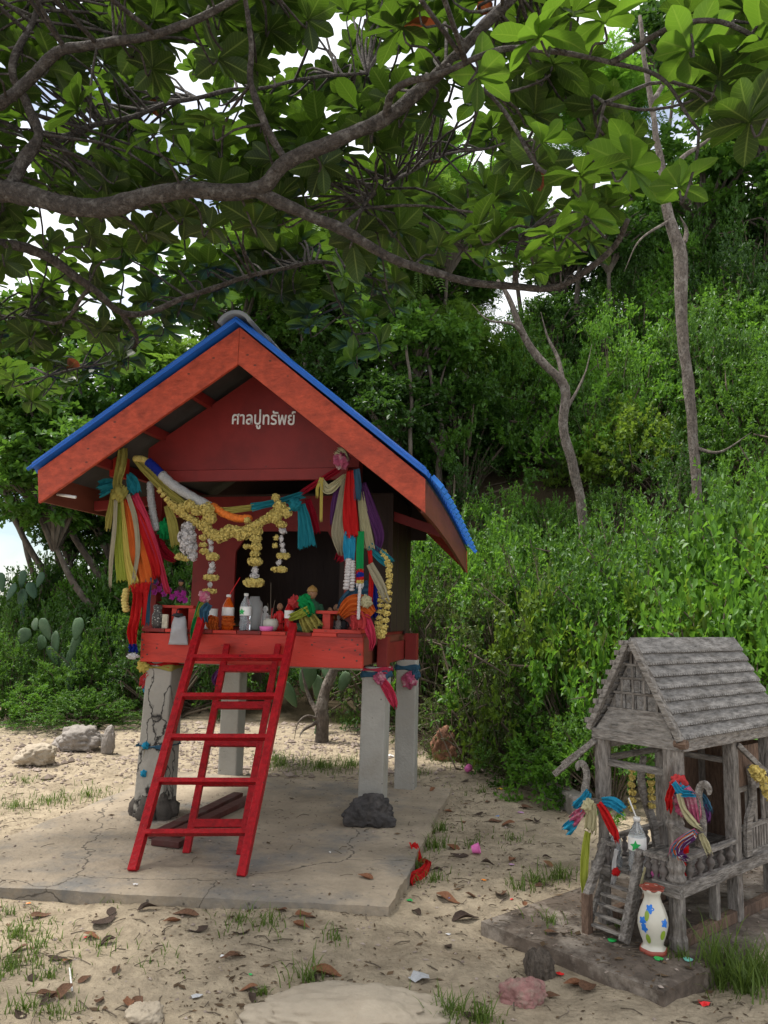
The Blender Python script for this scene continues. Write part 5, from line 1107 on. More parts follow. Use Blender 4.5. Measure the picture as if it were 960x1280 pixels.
# --- garlands
flo_y = M('garland_yellow', (.62, .49, .15), rough=.75, var=.35, scale=60, bump=.2, sheer=.2)
flo_w = M('garland_white', (.56, .52, .50), rough=.7, var=.2, scale=60, bump=.2, sheer=.15)
flo_o = M('garland_orange', (.62, .15, .02), rough=.75, var=.3, scale=60, bump=.2)
flo_g = M('garland_tube_grey', (.42, .41, .40), rough=.6, var=.2, scale=90, bump=.8, bscale=150)
gr_r = random.Random(3)
def petals(mb, c, r, n, size, flat=1.0):
    """ruffled ball: n cupped petals standing out from a core"""
    c = Vector(c)
    for _ in range(n):
        d = Vector((gr_r.gauss(0, 1), gr_r.gauss(0, 1), gr_r.gauss(0, 1)*flat)).normalized(); s = d.orthogonal().normalized(); s.rotate(Matrix.Rotation(gr_r.random()*6.28, 3, d)); q = d.cross(s)
        p = c+Vector((d.x*r, d.y*r, d.z*r*flat))*gr_r.uniform(.75, 1.0); z = size*gr_r.uniform(.7, 1.25)
        v = [p-s*z*.55-d*z*.35, p-s*z*.3+q*z*.42+d*z*.12, p+s*z*.3+q*z*.42+d*z*.15, p+s*z*.55-d*z*.35, p+s*z*.35-q*z*.42+d*z*.05, p-s*z*.35-q*z*.42+d*z*.1, p-d*z*.22]
        mb.add(v, [(0, 1, 6), (1, 2, 6), (2, 3, 6), (3, 4, 6), (4, 5, 6), (5, 0, 6)])
    mb.ell(c, (r*.7, r*.7, r*.7*flat), 8, 6)
def px2(x, y, b): return S.wor(S.onb(x, y, b))
def gpart(par, name, mat, specs, o0, b=B0-.03):
    """specs (px, py, radius px, flat)"""
    mb = MB()
    for x, y, r, fl in specs:
        p = px2(x, y, b)-o0; m = S.mpp(S.loc(p+o0)); petals(mb, p, r*m, max(16, int(r*r*1.3)), max(2.2, r*.42)*m, fl)
    return mb.build(name, mat, par, smooth=False, recalc=False)
o0 = px2(270, 640, B0)
GA = empty('flower_garland', o0, 0, 'swag of ruffled yellow flower garlands hung across the front of the red shrine', 'garland')
sw = catmull([Vector((x, y, r)) for x, y, r in [(200, 613, 4), (210, 626, 4.5), (222, 636, 7), (238, 648, 6), (255, 659, 7), (272, 671, 8), (288, 664, 9), (303, 667, 9), (317, 659, 8), (330, 650, 6), (342, 645, 8), (350, 640, 8)]], 26)
gpart(GA, 'swag', flo_y, [(c.x, c.y, c.z, 1) for c in sw], o0)
gpart(GA, 'flower_cluster', flo_y, [(238, 632, 9, 1), (228, 636, 8, 1), (246, 638, 8, 1)], o0, B0-.04)
gpart(GA, 'flower_cluster', flo_y, [(259, 637, 10, 1), (262, 648, 9, 1), (257, 655, 8, 1)], o0, B0-.04)
gpart(GA, 'flower_cluster', flo_y, [(345, 622, 6, 1), (350, 634, 9, 1), (358, 640, 8, 1), (345, 648, 8, 1)], o0, B0-.04)
gpart(GA, 'white_pendant', flo_w, [(235, 660, 9, 1), (234, 672, 12, 1), (236, 684, 11, 1), (241, 695, 7, 1)], o0, B0-.03)
gpart(GA, 'flower_cluster', flo_y, [(225, 696, 7, .7), (232, 698, 6, .7)], o0)
def tassel(name, xs_): 
    for i, (x, y, r, fl, mt) in enumerate(xs_): gpart(GA, name, mt, [(x, y, r, fl)], o0)
tassel('pendant_flower', [(254, 672, 6, .7, flo_y), (254, 681, 6, .7, flo_y), (256, 689, 7, .6, flo_y), (266, 696, 9, .6, flo_y), (263, 677, 4, 1.4, flo_w), (264, 686, 4, 1.2, flo_w), (265, 707, 5, 1.2, flo_w), (264, 714, 5, .9, flo_w), (264, 722, 10, .4, flo_y), (263, 731, 4, 1, flo_w), (262, 739, 9, .4, flo_y)])
tassel('pendant_flower', [(321, 664, 8, .8, flo_y), (320, 674, 8, .8, flo_y), (320, 684, 8, .8, flo_y), (319, 692, 7, .8, flo_y), (319, 702, 10, .6, flo_y), (319, 713, 5, 1.2, flo_w), (318, 720, 6, .9, flo_w), (317, 728, 13, .45, flo_y)])
tassel('pendant_flower', [(352, 656, 7, .8, flo_y), (353, 664, 6, .8, flo_w), (352, 674, 3.5, 1.4, flo_w), (353, 682, 3.5, 1.4, flo_w), (354, 689, 4, 1, flo_w), (354, 695, 9, .5, flo_y), (349, 703, 4, 1.2, flo_w), (349, 712, 10, .4, flo_y), (345, 672, 4, 1, flo_y), (344, 682, 4, 1, flo_y), (308, 683, 5, .8, flo_y), (309, 650, 5, 1, flo_y)])
o1_ = px2(482, 712, B0); mb = MB()
lp = catmull([(478, 690, B0+.02), (486, 706, B0), (486, 730, B0-.02), (484, 760, B0-.02), (479, 790, B0-.02), (474, 794, B0), (473, 782, B0+.01), (476, 755, B0+.02), (477, 735, B0+.02)], 30)
for c in lp:
    p = px2(c.x, c.y, c.z)-o1_; m = S.mpp(S.loc(p+o1_)); petals(mb, p, 5.2*m, 16, 3.4*m, .8)
o = mb.build('garland_loop', flo_y, recalc=False); o.location = o1_; tag(o, 'long closed loop of yellow ruffled garland hanging at the right bundle', 'garland')
def tube_thing(label, pts, rpx, mat, b, name='garland', n=20, cat='garland', beads=0):
    P = [px2(x, y, b) for x, y in pts]; q0 = P[0].copy(); C = catmull([p-q0 for p in P], n); m = S.mpp(S.loc(q0)); mb = MB()
    if beads:
        for i, c in enumerate(C): mb.ell(c, (rpx*m, rpx*m, rpx*m*beads), 8, 6, .3, i)
    else: mb.tube(C, [rpx*m*(1+.06*math.sin(i*1.9)) for i in range(n+1)], 12)
    o = mb.build(name, mat, smooth=True); o.location = q0; return tag(o, label, cat)
tube_thing('thick white woven garland tube slung from the left eave', [(202, 593), (215, 605), (238, 620), (262, 633)], 6, flo_g, B0-.02)
tube_thing('blue beaded end of the white woven garland tube', [(185, 577), (193, 584), (203, 594)], 5.5, cloth('blue', CC['blue']), B0-.02, 'garland_end')
tube_thing('yellow bead cord tied above the blue garland end', [(170, 573), (178, 574), (186, 578)], 4.5, flo_y, B0-.02, 'garland_end', 10, beads=.9)
tube_thing('orange marigold garland piece behind the olive rope', [(266, 633), (280, 642), (296, 648), (310, 648)], 5.5, flo_o, B0-.0, 'garland', 16, beads=.9)
tube_thing('grey beaded garland strand hanging beside the left column', [(188, 605), (189, 625), (192, 645), (195, 660)], 5, flo_g, B0+.06, 'garland', 18, beads=.8)
tube_thing('white twisted bead strand hanging from the light blue scarf', [(436, 700), (435, 715), (433, 735)], 4.5, flo_w, B0-.02, 'bead_strand', 10, beads=.6)
tube_thing('second white twisted bead strand hanging from light blue scarf', [(441, 702), (441, 718), (440, 737)], 3.6, flo_w, B0-.02, 'bead_strand', 10, beads=.6)
tube_thing('long thin white bead strand hanging over the orange bow', [(450, 732), (449, 750), (448, 772)], 2.2, flo_w, B0-.07, 'bead_strand', 14, beads=1.2)
tube_thing('yellow flower strand hanging outside the left bundle', [(158, 738), (156, 750), (158, 762)], 5, flo_y, B0+.02, 'garland', 6, beads=.7)
# ================================================================== OFFERINGS ON THE SHRINE FLOOR
Z0 = ZF+.014
def at_floor(px, b): return S.wor((S.onb(px, 786, b).x, b, Z0))
def mpx(b): return S.mpp((-.9, b, 1.45))
g_or = glass_mat('orange_drink', (.75, .12, .01), .08, .35); g_cl = glass_mat('clear_plastic', (.86, .9, .92), .04, .85); g_red = glass_mat('red_plastic', (.60, .01, .012), .1, .35)
cream_c = M('cream_ceramic', (.55, .52, .43), rough=.3, var=.08, bump=.05, coat=.3)
pinkp = M('pink_plastic', (.72, .16, .42), rough=.4, var=.06, bump=0); greenp = M('green_plastic', (.02, .38, .08), rough=.4, var=.06, bump=0); bluep = M('blue_plastic', (.03, .2, .62), rough=.4, var=.06, bump=0); redp = M('red_plastic_scrap', (.68, .02, .02), rough=.4, var=.1, bump=0); orap = M('orange_plastic', (.75, .22, .02), rough=.4, var=.1, bump=0); tealp = M('teal_plastic', (.2, .55, .45), rough=.4, var=.1, bump=0)
black_m = M('black_matt', (.02, .02, .022), rough=.7, var=.3, bump=.1); skin_m = M('painted_skin', (.36, .19, .10), rough=.5, var=.12, bump=.05)
greyb = M('grey_plastic_bag', (.36, .35, .36), rough=.35, var=.12, bump=.3, bscale=18, sheer=.15)
def bottle(label, px, b, hpx, wpx, body, capc, labc=None, straw=None, star=False, F_=None, pos=None, m=None):
    p = pos if pos is not None else at_floor(px, b); m = m or mpx(b); h, r = hpx*m, wpx*m/2
    t = empty('bottle', p, -R(12), label, 'bottle')
    MB().lathe([(r*.9, 0), (r, .02*h), (r, .22*h), (r*.88, .3*h), (r, .38*h), (r, .62*h), (r*.9, .70*h), (r*.55, .82*h), (r*.32, .9*h), (r*.32, .955*h)], k=18).build('body', body, t, smooth=True)
    MB().lathe([(r*.40, .93*h), (r*.40, h), (r*.3, h*1.005)], k=14).build('cap', capc, t, smooth=True)
    if labc: MB().lathe([(r*1.02, .40*h), (r*1.03, .41*h), (r*1.03, .63*h), (r*1.02, .64*h)], k=18).build('label_band', labc, t, smooth=True)
    if star:
        P = [(math.cos(R(90+i*36))*r*(.62 if i % 2 == 0 else .3), 0, math.sin(R(90+i*36))*r*(.62 if i % 2 == 0 else .3)) for i in range(10)]
        MB().prism(P, (0, .003, 0)).build('star_mark', greenp, t, loc=(-r*.3, -r*1.06, .5*h))
    if straw:
        c, dx, dy, top = straw; MB().tube([(0, 0, .7*h), (0, 0, .97*h), (dx*m, dy*m, top*m)], .0038, 6).build('straw', c, t, smooth=True)
    return t
bottle('orange soda bottle with a red straw on the shrine floor', 284, -.26, 44, 15, g_or, white, M('white_label', (.7, .65, .6), rough=.5), (redp, 14, 0, 66))
bottle('clear water bottle with white label and green star on the shrine floor', 306, -.27, 46, 14, g_cl, white, white, None, True)
bottle('small red drink bottle standing behind the ladder rail', 361, -.20, 40, 12, g_red, redp, white)
def lathe_thing(name, label, cat, px, b, prof, mat, k=18, dz=0, **kw):
    p = at_floor(px, b); m = mpx(b); o = MB().lathe([(r*m, z*m) for r, z in prof], k=k, **kw).build(name, mat, smooth=True); o.location = p+Vector((0, 0, dz)); return tag(o, label, cat)
lathe_thing('incense_pot', 'round cream ceramic incense pot on the shrine floor', 'pot', 338, -.22, [(5, 0), (8, 2), (10, 7), (9.5, 12), (7.5, 15), (7, 15), (8, 11), (4, 9)], cream_c)
for k, (dx, h, c) in enumerate([(-5, 34, 'dark'), (1, 28, 'red'), (4, 38, 'dark'), (7, 24, 'red'), (-2, 60, 'dark'), (3, 30, 'red')]):
    p = at_floor(338, -.22); m = mpx(-.22); o = MB().tube([(0, 0, 9*m), (dx*m*.5, 0, h*m*.6), (dx*m, .01, h*m)], .0028, 5).build('incense_stick', redp if c == 'red' else twigm); o.location = p; tag(o, f'{["slanting short", "short", "tall", "low slanting", "tallest upright", "middle"][k]} {c} incense stick standing in the cream pot', 'incense stick')
lathe_thing('bowl', 'small pink plastic bowl before the cream incense pot', 'bowl', 333, -.36, [(5, 0), (8, 1), (8.6, 4), (8.8, 6), (8, 6), (7, 2.5), (2, 2)], pinkp)
lathe_thing('jar', 'greyish glass jar behind the clear water bottle', 'jar', 317, -.12, [(9, 0), (10, 4), (11, 20), (10, 34), (7, 38), (6, 42)], glass_mat('grey_glass', (.5, .5, .48), .2, .5))
lathe_thing('cup', 'white paper cup with blue mark beside the soda bottle', 'cup', 262, -.24, [(7, 0), (8, 2), (9.5, 26), (8.5, 26), (7, 3)], white, dz=.0)
lathe_thing('candle', 'thin white candle standing behind the incense pot', 'candle', 330, -.05, [(2.5, 0), (2.5, 20), (1, 22), (.6, 26)], white, 10)
# figurines: one continuous turned body with arms and head
def figurine(label, px, b, h, cloth_m, head_m, hat=None, wide=.36, seated=True, dz=0, rz=0):
    p = at_floor(px, b)+Vector((0, 0, dz)); m = mpx(b); H_ = h*m; t = empty('figurine', p, -R(12)+rz, label, 'figurine'); w_ = H_*wide
    mb = MB()
    if seated: mb.lathe([(w_*.98, 0), (w_*1.08, .05*H_), (w_*.98, .16*H_), (w_*.6, .24*H_), (w_*.52, .42*H_), (w_*.60, .58*H_), (w_*.42, .66*H_), (w_*.2, .70*H_), (w_*.17, .76*H_)], k=18, sy=.8)
    else: mb.lathe([(w_*.5, 0), (w_*.55, .1*H_), (w_*.42, .4*H_), (w_*.5, .6*H_), (w_*.4, .68*H_), (w_*.16, .72*H_), (w_*.15, .78*H_)], k=16, sy=.75)
    for s in (-1, 1):
        sh = Vector((s*w_*.52, 0, .60*H_)); el = Vector((s*w_*.78, -w_*.12, .36*H_)); ha = Vector((s*w_*.18, -w_*.62, .27*H_)); mb.tube(catmull([sh, el, ha], 8), [w_*.2*(1-.06*i) for i in range(9)], 8)
        if seated: mb.tube(catmull([Vector((s*w_*.3, -w_*.2, .12*H_)), Vector((s*w_*.95, -w_*.45, .10*H_)), Vector((-s*w_*.1, -w_*.8, .06*H_))], 8), w_*.24, 8)
    mb.build('body', cloth_m, t, smooth=True)
    hd = MB(); c = Vector((0, -w_*.04, .86*H_)); r = H_*.125; hd.ell(c, (r*.82, r*.9, r*1.12), 16, 12); hd.ell(c+Vector((0, -r*.92, -r*.12)), (r*.13, r*.16, r*.24), 8, 6)
    for s in (-1, 1): hd.ell(c+Vector((s*r*.84, r*.05, -r*.05)), (r*.1, r*.18, r*.32), 8, 6)
    hd = hd.build('head', head_m, t, smooth=True)
    ey = MB()
    for s in (-1, 1): ey.ell(c+Vector((s*r*.32, -r*.80, r*.08)), (r*.13, r*.07, r*.06), 8, 5)
    ey.ell(c+Vector((0, -r*.80, -r*.52)), (r*.22, r*.06, r*.05), 8, 5); ey.build('face_paint', black_m, hd)
    if hat: MB().lathe([(r*.95, c.z+r*.25), (r*1.02, c.z+r*.4), (r*.8, c.z+r*.95), (r*.3, c.z+r*1.35), (r*.05, c.z+r*1.5)], (0, c.y, 0), k=14).build('hair', hat, t, smooth=True)
    return t
gold_m = M('dull_gold', (.30, .17, .05), rough=.45, var=.2, bump=.1)
figurine('seated brown-skinned statue in green robe at the shrine opening', 389, -.16, 55, M('green_robe', (.03, .10, .05), rough=.7, var=.3, bump=.2), skin_m, gold_m, .34)
figurine('small dark doll with purple flowers on the left red shelf', 223, -.20, 30, M('doll_dark', (.06, .035, .03), rough=.7), skin_m, black_m, .33, False, dz=.20)
for k, (px, b, h, c, lab) in enumerate([(331, .02, 30, white, 'small white standing figurine behind the incense sticks'), (420, .0, 34, drk, 'small grey standing figurine beside the red bench'), (412, -.02, 30, gold_m, 'small gilt figurine behind the red bench'), (430, .04, 36, drk, 'dark standing figurine under the grey teal cloth'), (349, -.02, 34, redp, 'small red-robed figurine behind the candle'), (322, .06, 28, gold_m, 'small dull gold figurine beside white figurine')]):
    figurine(lab, px, b, h, c, skin_m if c is not white else white, None, .3, False)
for k, px in enumerate((409, 416, 423, 430)):
    figurine(['brass seated figurine under the red bench', 'dark seated figurine under the red bench, second one', 'greyish seated figurine under the red bench', 'black seated figurine under the red bench'][k], px, -.22, 22, [gold_m, drk, gry, black_m][k], [skin_m, gold_m, gry, skin_m][k], None, .33)
# red shelf (left) and red bench (right)
def bench(label, x0, x1, b0, b1, top_px, leg_px, th, slab_m=None):
    a0, a1 = S.onb(x0, 786, b0).x, S.onb(x1, 786, b0).x; zt = S.onb(x0, top_px, b0).z; t = empty('bench', S.wor(((a0+a1)/2, (b0+b1)/2, Z0)), -R(12), label, 'bench'); o = Vector(((a0+a1)/2, (b0+b1)/2, Z0))
    q = lambda a, b, z: Vector((a, b, z))-o
    MB().box(q(a0, b0, zt-th), q(a1, b1, zt)).build('top', red_b, t, bevel=.003)
    for lx in leg_px:
        a = S.onb(lx, 786, b0).x; MB().box(q(a-.03, b0+.01, Z0), q(a+.03, b1-.01, zt-th)).build('leg', red_b, t, bevel=.003)
    MB().box(q(a0+.02, b1-.02, Z0), q(a1-.02, b1-.005, Z0+.03)).build('stretcher', red_b, t, bevel=.003)
bench('small red bench crowded with figurines at the right front of the floor', 394, 452, -.34, -.10, 763, (407, 444), .024)
bench('small red shelf holding offerings at the left front of the floor', 192, 240, -.33, -.08, 756, (194, 217, 238), .022)
mb = MB().box((S.onb(392, 786, -.385).x, -.40, Z0), (S.onb(452, 786, -.385).x, -.355, Z0+.028)); o = mb.build('wooden_strip', red_b, bevel=.003); o.location = (O.x, O.y, 0); o.rotation_euler.z = -R(12); tag(o, 'worn red wooden strip along the right front edge of the floor', 'strip')
lathe_thing('beaded_vase', 'small black and white beaded vase under the left shelf', 'vase', 196, -.36, [(5, 0), (7, 6), (7, 16), (5, 22), (6, 28), (4, 30)], M('beaded', (.06, .055, .05), rough=.5, var=.3, speck=(.6, .58, .5), speck_scale=60, speck_thr=.3), 14)
p = at_floor(206, -.37); m = mpx(-.36); o = MB().box((-4*m, -.01, 0), (4*m, .01, 18*m)).build('carton', M('carton_pale', (.45, .4, .3), rough=.6, var=.3, scale=40), bevel=.002); o.location = p; o.rotation_euler.z = -R(18); tag(o, 'small pale carton beside the beaded vase', 'carton')
# hanging grey bag (front of the beam)
hb = MB(); n_, k_ = 10, 14; bp0 = S.onb(222, 770, BB-.05)
for i in range(n_+1):
    t = i/n_; c = S.onb(lerp(224, 222, t), lerp(770, 806, t), BB-.045); hwid = lerp(7.5, 13.5, t**.8)*S.mpp(c); dp = .03*math.sin(math.pi*min(1, t*1.05+.08))+.006
    for j in range(k_):
        a = 2*math.pi*j/k_; hb.v.append((c.x-bp0.x+hwid*math.cos(a)*(1+.03*math.sin(5*a+i)), -bp0.y+BB-.035+dp*math.sin(a)*(1+.25*math.sin(3*a+i*1.3)), c.z-bp0.z))
hb.f = [(i*k_+j, i*k_+(j+1) % k_, (i+1)*k_+(j+1) % k_, (i+1)*k_+j) for i in range(n_) for j in range(k_)]+[tuple(range(k_)), tuple(n_*k_+j for j in range(k_))]
BG = empty('plastic_bag', S.wor(bp0), -R(12), 'grey plastic bag of offerings hanging over the front beam', 'bag'); hb.build('bag_body', greyb, BG, smooth=True)
MB().ell((0, .0, .008), (.046, .022, .014), 14, 8, .7, 3).build('bag_mouth', black_m, BG, smooth=True); MB().tube([(-.01, 0, .02), (-.02, .03, .05), (.0, .08, .055)], .005, 6).build('bag_handle', black_m, BG, smooth=True)
# cloth dolls and bundles round the ladder top
hang('green and yellow cloth bundle draped beside the ladder top', 'green', [(252, 752, 8), (248, 770, 13), (244, 790, 14), (244, 800, 8)], BB-.06, 3, .016, 'cloth_bundle', 'cloth')
hang('yellow cloth strip over the green bundle at ladder top', 'lime', [(258, 750, 8), (252, 760, 10), (246, 772, 6)], BB-.085, 2, .010)
hang('dull grey cloth tied on the ladder top', 'steel', [(262, 755, 10), (256, 764, 13), (257, 776, 8)], BB-.13, 2, .014)
knot('black and pink ribbon knot on top of the ladder rail', 'rose', 256, 746, 7, BB-.12, seed=31)
hang('orange cloth flower beside the soda bottle', 'orange', [(268, 770, 12), (266, 778, 18), (268, 788, 12)], -.32, 4, .020, 'cloth_flower', 'cloth')
hang('orange cloth frill round the soda bottle', 'orange', [(278, 774, 10), (284, 776, 14), (292, 776, 12)], -.345, 3, .014, 'cloth_flower', 'cloth')
hang('yellow cloth wrapped doll skirt behind the right ladder rail', 'olive', [(378, 762, 14), (385, 775, 24), (392, 787, 28)], -.36, 4, .022, 'cloth_bundle', 'cloth')
hang('green cloth shawl on the yellow wrapped doll', 'green', [(376, 752, 10), (384, 758, 18), (388, 768, 12)], -.385, 3, .018, 'cloth_bundle', 'cloth')
hang('lime cloth sleeve of the yellow wrapped doll', 'lime', [(386, 762, 10), (374, 768, 11), (362, 772, 9)], -.39, 2, .014, 'cloth_bundle', 'cloth')
knot('dark green head cloth of the yellow wrapped doll', 'green', 381, 752, 8, -.36, seed=33)
knot('red and white flower knot behind the yellow wrapped doll', 'coral', 369, 752, 7, -.28, seed=34)
# orchids on the left shelf
orch = M('orchid_purple', (.30, .02, .22), rough=.6, var=.3, scale=40, bump=.1, sheer=.2)
o0_ = S.wor((S.onb(214, 755, -.22).x, -.22, S.onb(214, 757, -.22).z))
BQ = empty('orchid_bunch', o0_, -R(12), 'bunch of purple orchids with green leaves on the left red shelf', 'flowers'); m = mpx(-.22)
for k, (x, y) in enumerate([(196, 728), (200, 736), (206, 730), (206, 742), (212, 738), (222, 742), (226, 748), (230, 742), (232, 750), (194, 740), (216, 746)]):
    c = S.loc(px2(x, y, -.26))-S.loc(o0_); c.z = px2(x, y, -.26).z-o0_.z; mb = MB()
    for j in range(5):
        a = j*1.2566+k; d = Vector((math.cos(a), -.35, math.sin(a))).normalized(); s_ = d.cross(Vector((0, 1, 0))).normalized(); L_ = 5.2*m; mb.add([c, c+d*L_*.6+s_*L_*.42, c+d*L_+Vector((0, -.006, 0)), c+d*L_*.6-s_*L_*.42], [(0, 1, 2), (0, 2, 3)])
    mb.build('flower', orch, BQ, recalc=False)
for k, (x, y, dx, dy) in enumerate([(212, 752, -16, -4), (214, 752, -8, -14), (216, 752, 4, -18), (218, 752, 10, -10), (210, 752, -12, -10)]):
    P = [Vector((0, 0, 0)), Vector((dx*m*.5, -.03, -dy*m*.7)), Vector((dx*m, -.05, -dy*m))]; strip_mb(P, [.008, .03, .004], (0, -1, 0), 1, .003, 8, 4, k, 0).build('leaf', LM['dark'], BQ, recalc=False)

# ================================================================== SMALL HOUSE: OFFERINGS
HW = lambda l: Hs.wor(l)
hf = lambda l, c, pts, plane, b, folds, amp, nm='scarf', ct='scarf', **k: hang(l, c, pts, b, folds, amp, nm, ct, Hs, plane=plane, **k)
PA = -.115
hf('light blue cloth wound on the left swan finial', 'sky', [(736, 990, 10), (728, 1004, 18), (720, 1012, 20)], 'a', PA-.02, 3, .010)
hf('light blue cloth end drooping left of the swan finial', 'sky', [(724, 1018, 12), (716, 1030, 14), (708, 1038, 15)], 'a', PA-.02, 2, .008)
hf('pink cloth tail below the light blue cloth', 'rose', [(732, 1010, 8), (724, 1018, 13), (716, 1026, 14)], 'a', PA-.035, 2, .008)
hf('pale yellow cloth flap of the left bow', 'cream', [(742, 1004, 9), (740, 1018, 16), (738, 1038, 17)], 'a', PA-.04, 3, .008)
hf('long pale yellow ribbon hanging down the left post', 'lime', [(735, 1040, 8), (731, 1065, 12), (729, 1095, 11), (731, 1124, 9)], 'a', PA-.03, 2, .007, 'ribbon', 'ribbon')
hf('bright red cloth tail hanging right of the left bow', 'red', [(748, 1004, 9), (758, 1020, 14), (768, 1040, 13), (771, 1050, 6)], 'a', PA-.03, 2, .009)
hf('light blue cloth wing on the right of the left bow', 'sky', [(752, 1002, 10), (766, 1004, 16), (778, 1012, 15)], 'a', PA-.01, 3, .010)
knot('pale yellow knot of the left bow', 'cream', 736, 1008, 8, PA-.04, Hs, plane='a', seed=41)
PB = -.075
for k, (c, y, r, lab) in enumerate([('coral', 978, 11, 'red cloth wound round the top of the thick front post'), ('sky', 988, 12, 'blue and white cloth wound round the front post'), ('rose', 1000, 13, 'pink printed cloth bunched on the front post'), ('rose', 1012, 12, 'lower pink cloth bunched on the front post')]):
    knot(lab, c, 848+k*3, y, r, -.03, Hs, plane='a', seed=50+k, sq=(.9, .9, .8))
hf('crimson scarf tail hanging left of the front post', 'red', [(842, 982, 9), (837, 996, 10), (836, 1012, 8)], 'a', PB-.02, 2, .009)
hf('pale blue scarf slanting over the bunched cloth', 'sky', [(842, 978, 8), (852, 990, 9), (866, 992, 8)], 'a', PB-.045, 2, .008)
hf('cream scarf falling across the front post', 'cream', [(848, 992, 7), (854, 1012, 9), (866, 1028, 10), (874, 1034, 6)], 'a', PB-.05, 2, .008)
hf('magenta printed scarf swathed on the front post', 'rose', [(856, 986, 16), (864, 1000, 24), (868, 1016, 22), (872, 1028, 10)], 'a', PB-.02, 4, .012)
hf('blue scarf tail hanging behind the magenta scarf', 'steel', [(876, 994, 10), (884, 1004, 10), (888, 1012, 6)], 'a', PB-.0, 2, .009)
hf('lilac scarf tail hanging right of the bunched cloth', 'purple', [(880, 1006, 8), (884, 1016, 9), (885, 1026, 6)], 'a', PB, 2, .008)
for k, (c, lab) in enumerate([('rose', 'pink'), ('sky', 'blue'), ('orange', 'orange'), ('white', 'white'), ('purple', 'lilac')]):
    hf(f'{lab} stripe of rainbow cloth swag tied low on the front post', c, [(870-k*.6, 1038+k*2, 7), (858-k*1.6, 1046+k*3, 9), (843+k*2, 1058+k*2.6, 9), (838+k*5, 1068+k*1.2, 7)], 'a', PB-.05-.004*k, 2, .006)
hf('beige ribbon end hanging over the red cup', 'cream', [(876, 1042, 6), (882, 1054, 9), (886, 1066, 8)], 'a', PB-.03, 2, .007)
p = HW((.10, .085, FL1)); p2 = Hs.onb(802, 1085, .20)
# bottles inside
mm = 4.0/FPX
pw = Hs.ona(803, 1092, -.04); bottle('clear water bottle with green star and white straw in the small house', 0, 0, 62, 21, g_cl, white, white, (white, -9, 0, 84), True, pos=HW((.02, .22, FL1)), m=mm)
bottle('tall red lidded plastic cup inside the small house', 0, 0, 58, 17, g_red, redp, None, None, pos=HW((.16, .06, FL1)), m=mm)
bottle('clear empty bottle standing at the stair head of the small house', 0, 0, 44, 15, g_cl, white, None, None, pos=HW((-.0, .33, FL1)), m=mm)
o = MB().lathe([(.012, 0), (.02, .004), (.026, .03), (.027, .034), (.022, .03), (.012, .008)], k=14).build('cup', pinkp, smooth=True); o.location = HW((-.0, .115, FL1)); tag(o, 'small pink cup on the floor of the small house', 'cup')
def vase():
    b = Hs.onz(817, 1190, ZS); wv = HW((b.x, b.y, ZS-.001)); t = empty('vase', wv, 0, 'tall white vase with blue flowers standing before the wooden spirit house', 'vase'); m = (wv-CAM).dot(FW)/FPX
    pr_ = [(15, 0), (16, 2), (15.5, 6), (12, 9), (12.5, 13), (16, 22), (18.5, 33), (18, 42), (15, 52), (11.5, 60), (9.5, 66), (10.5, 71), (14, 76), (13, 76.5), (9, 71), (8, 66)]
    def rad(z):
        for (r0, z0), (r1, z1) in zip(pr_[2:], pr_[3:]):
            if z0 <= z <= z1: return lerp(r0, r1, (z-z0)/(z1-z0))
        return 12
    vb = MB().lathe([(r*m, z*m) for r, z in pr_], k=36, lob=6, la=.035).build('body', cream_c, t, smooth=True)
    MB().lathe([(15.8*m, .5*m), (16.8*m, 2*m), (16.2*m, 6*m), (15.7*m, 6.2*m)], k=36, lob=6, la=.035).build('foot_band', M('red_glaze', (.30, .07, .045), rough=.35, var=.2, bump=0), vb, smooth=True)
    mb = MB().lathe([(13.6*m, 75.2*m), (14.8*m, 77*m), (13.4*m, 78*m), (12.4*m, 76*m)], k=42, lob=7, la=.10); mb.build('rim_band', MATS['red_glaze'], vb, smooth=True)
    view = math.atan2(-wv.y, -wv.x)
    def blot(mat, az, z, w_, h_, nm):
        mb = MB(); n = 25; P = []
        for i in range(n):
            a = 2*math.pi*i/n; rr_ = 1+.22*math.cos(5*a) if nm == 'painted_flower' else 1; zz = z+h_*math.sin(a)*rr_; th = view+az+w_*math.cos(a)*rr_/rad(zz); r = (rad(zz)*(1+.035*math.cos(6*th))+.25)*m; P.append((r*math.cos(th), r*math.sin(th), zz*m))
        r = (rad(z)*(1+.035*math.cos(6*(view+az)))+.5)*m; mb.add(P+[(r*math.cos(view+az), r*math.sin(view+az), z*m)], [(i, (i+1) % n, n) for i in range(n)]); mb.build(nm, mat, vb, recalc=False)
    bl = M('blue_glaze', (.02, .16, .55), rough=.35, var=.2, bump=0); gl = M('green_glaze', (.25, .36, .04), rough=.35, var=.2, bump=0)
    for az, z in ((-.25, 55), (-.75, 40), (-.62, 32), (.85, 40)): blot(bl, az, z, 4.6, 4.6, 'painted_flower')
    for az, z in ((-.45, 47), (.72, 26), (-.4, 20)): blot(gl, az, z, 3.2, 6, 'painted_leaf')
vase()
def yflow(label, pts, F_, r=.022, name='garland'):
    o0_ = pts[0]; mb = MB()
    for p in pts: petals(mb, p-o0_, r, 18, r*.75, .8)
    o = mb.build(name, flo_y, recalc=False); o.location = o0_; tag(o, label, 'garland')
yflow('yellow garland strand hanging inside left part of small house', [HW((.22, W-.03, z)) for z in (.80, .76, .72, .68, .64, .60)], Hs)
yflow('yellow garland strand hanging on the inner post of small house', [HW((.36, W-.06, z)) for z in (.76, .72, .68, .64, .60)], Hs)
q1 = Hs.onb(943, 968, -.11)
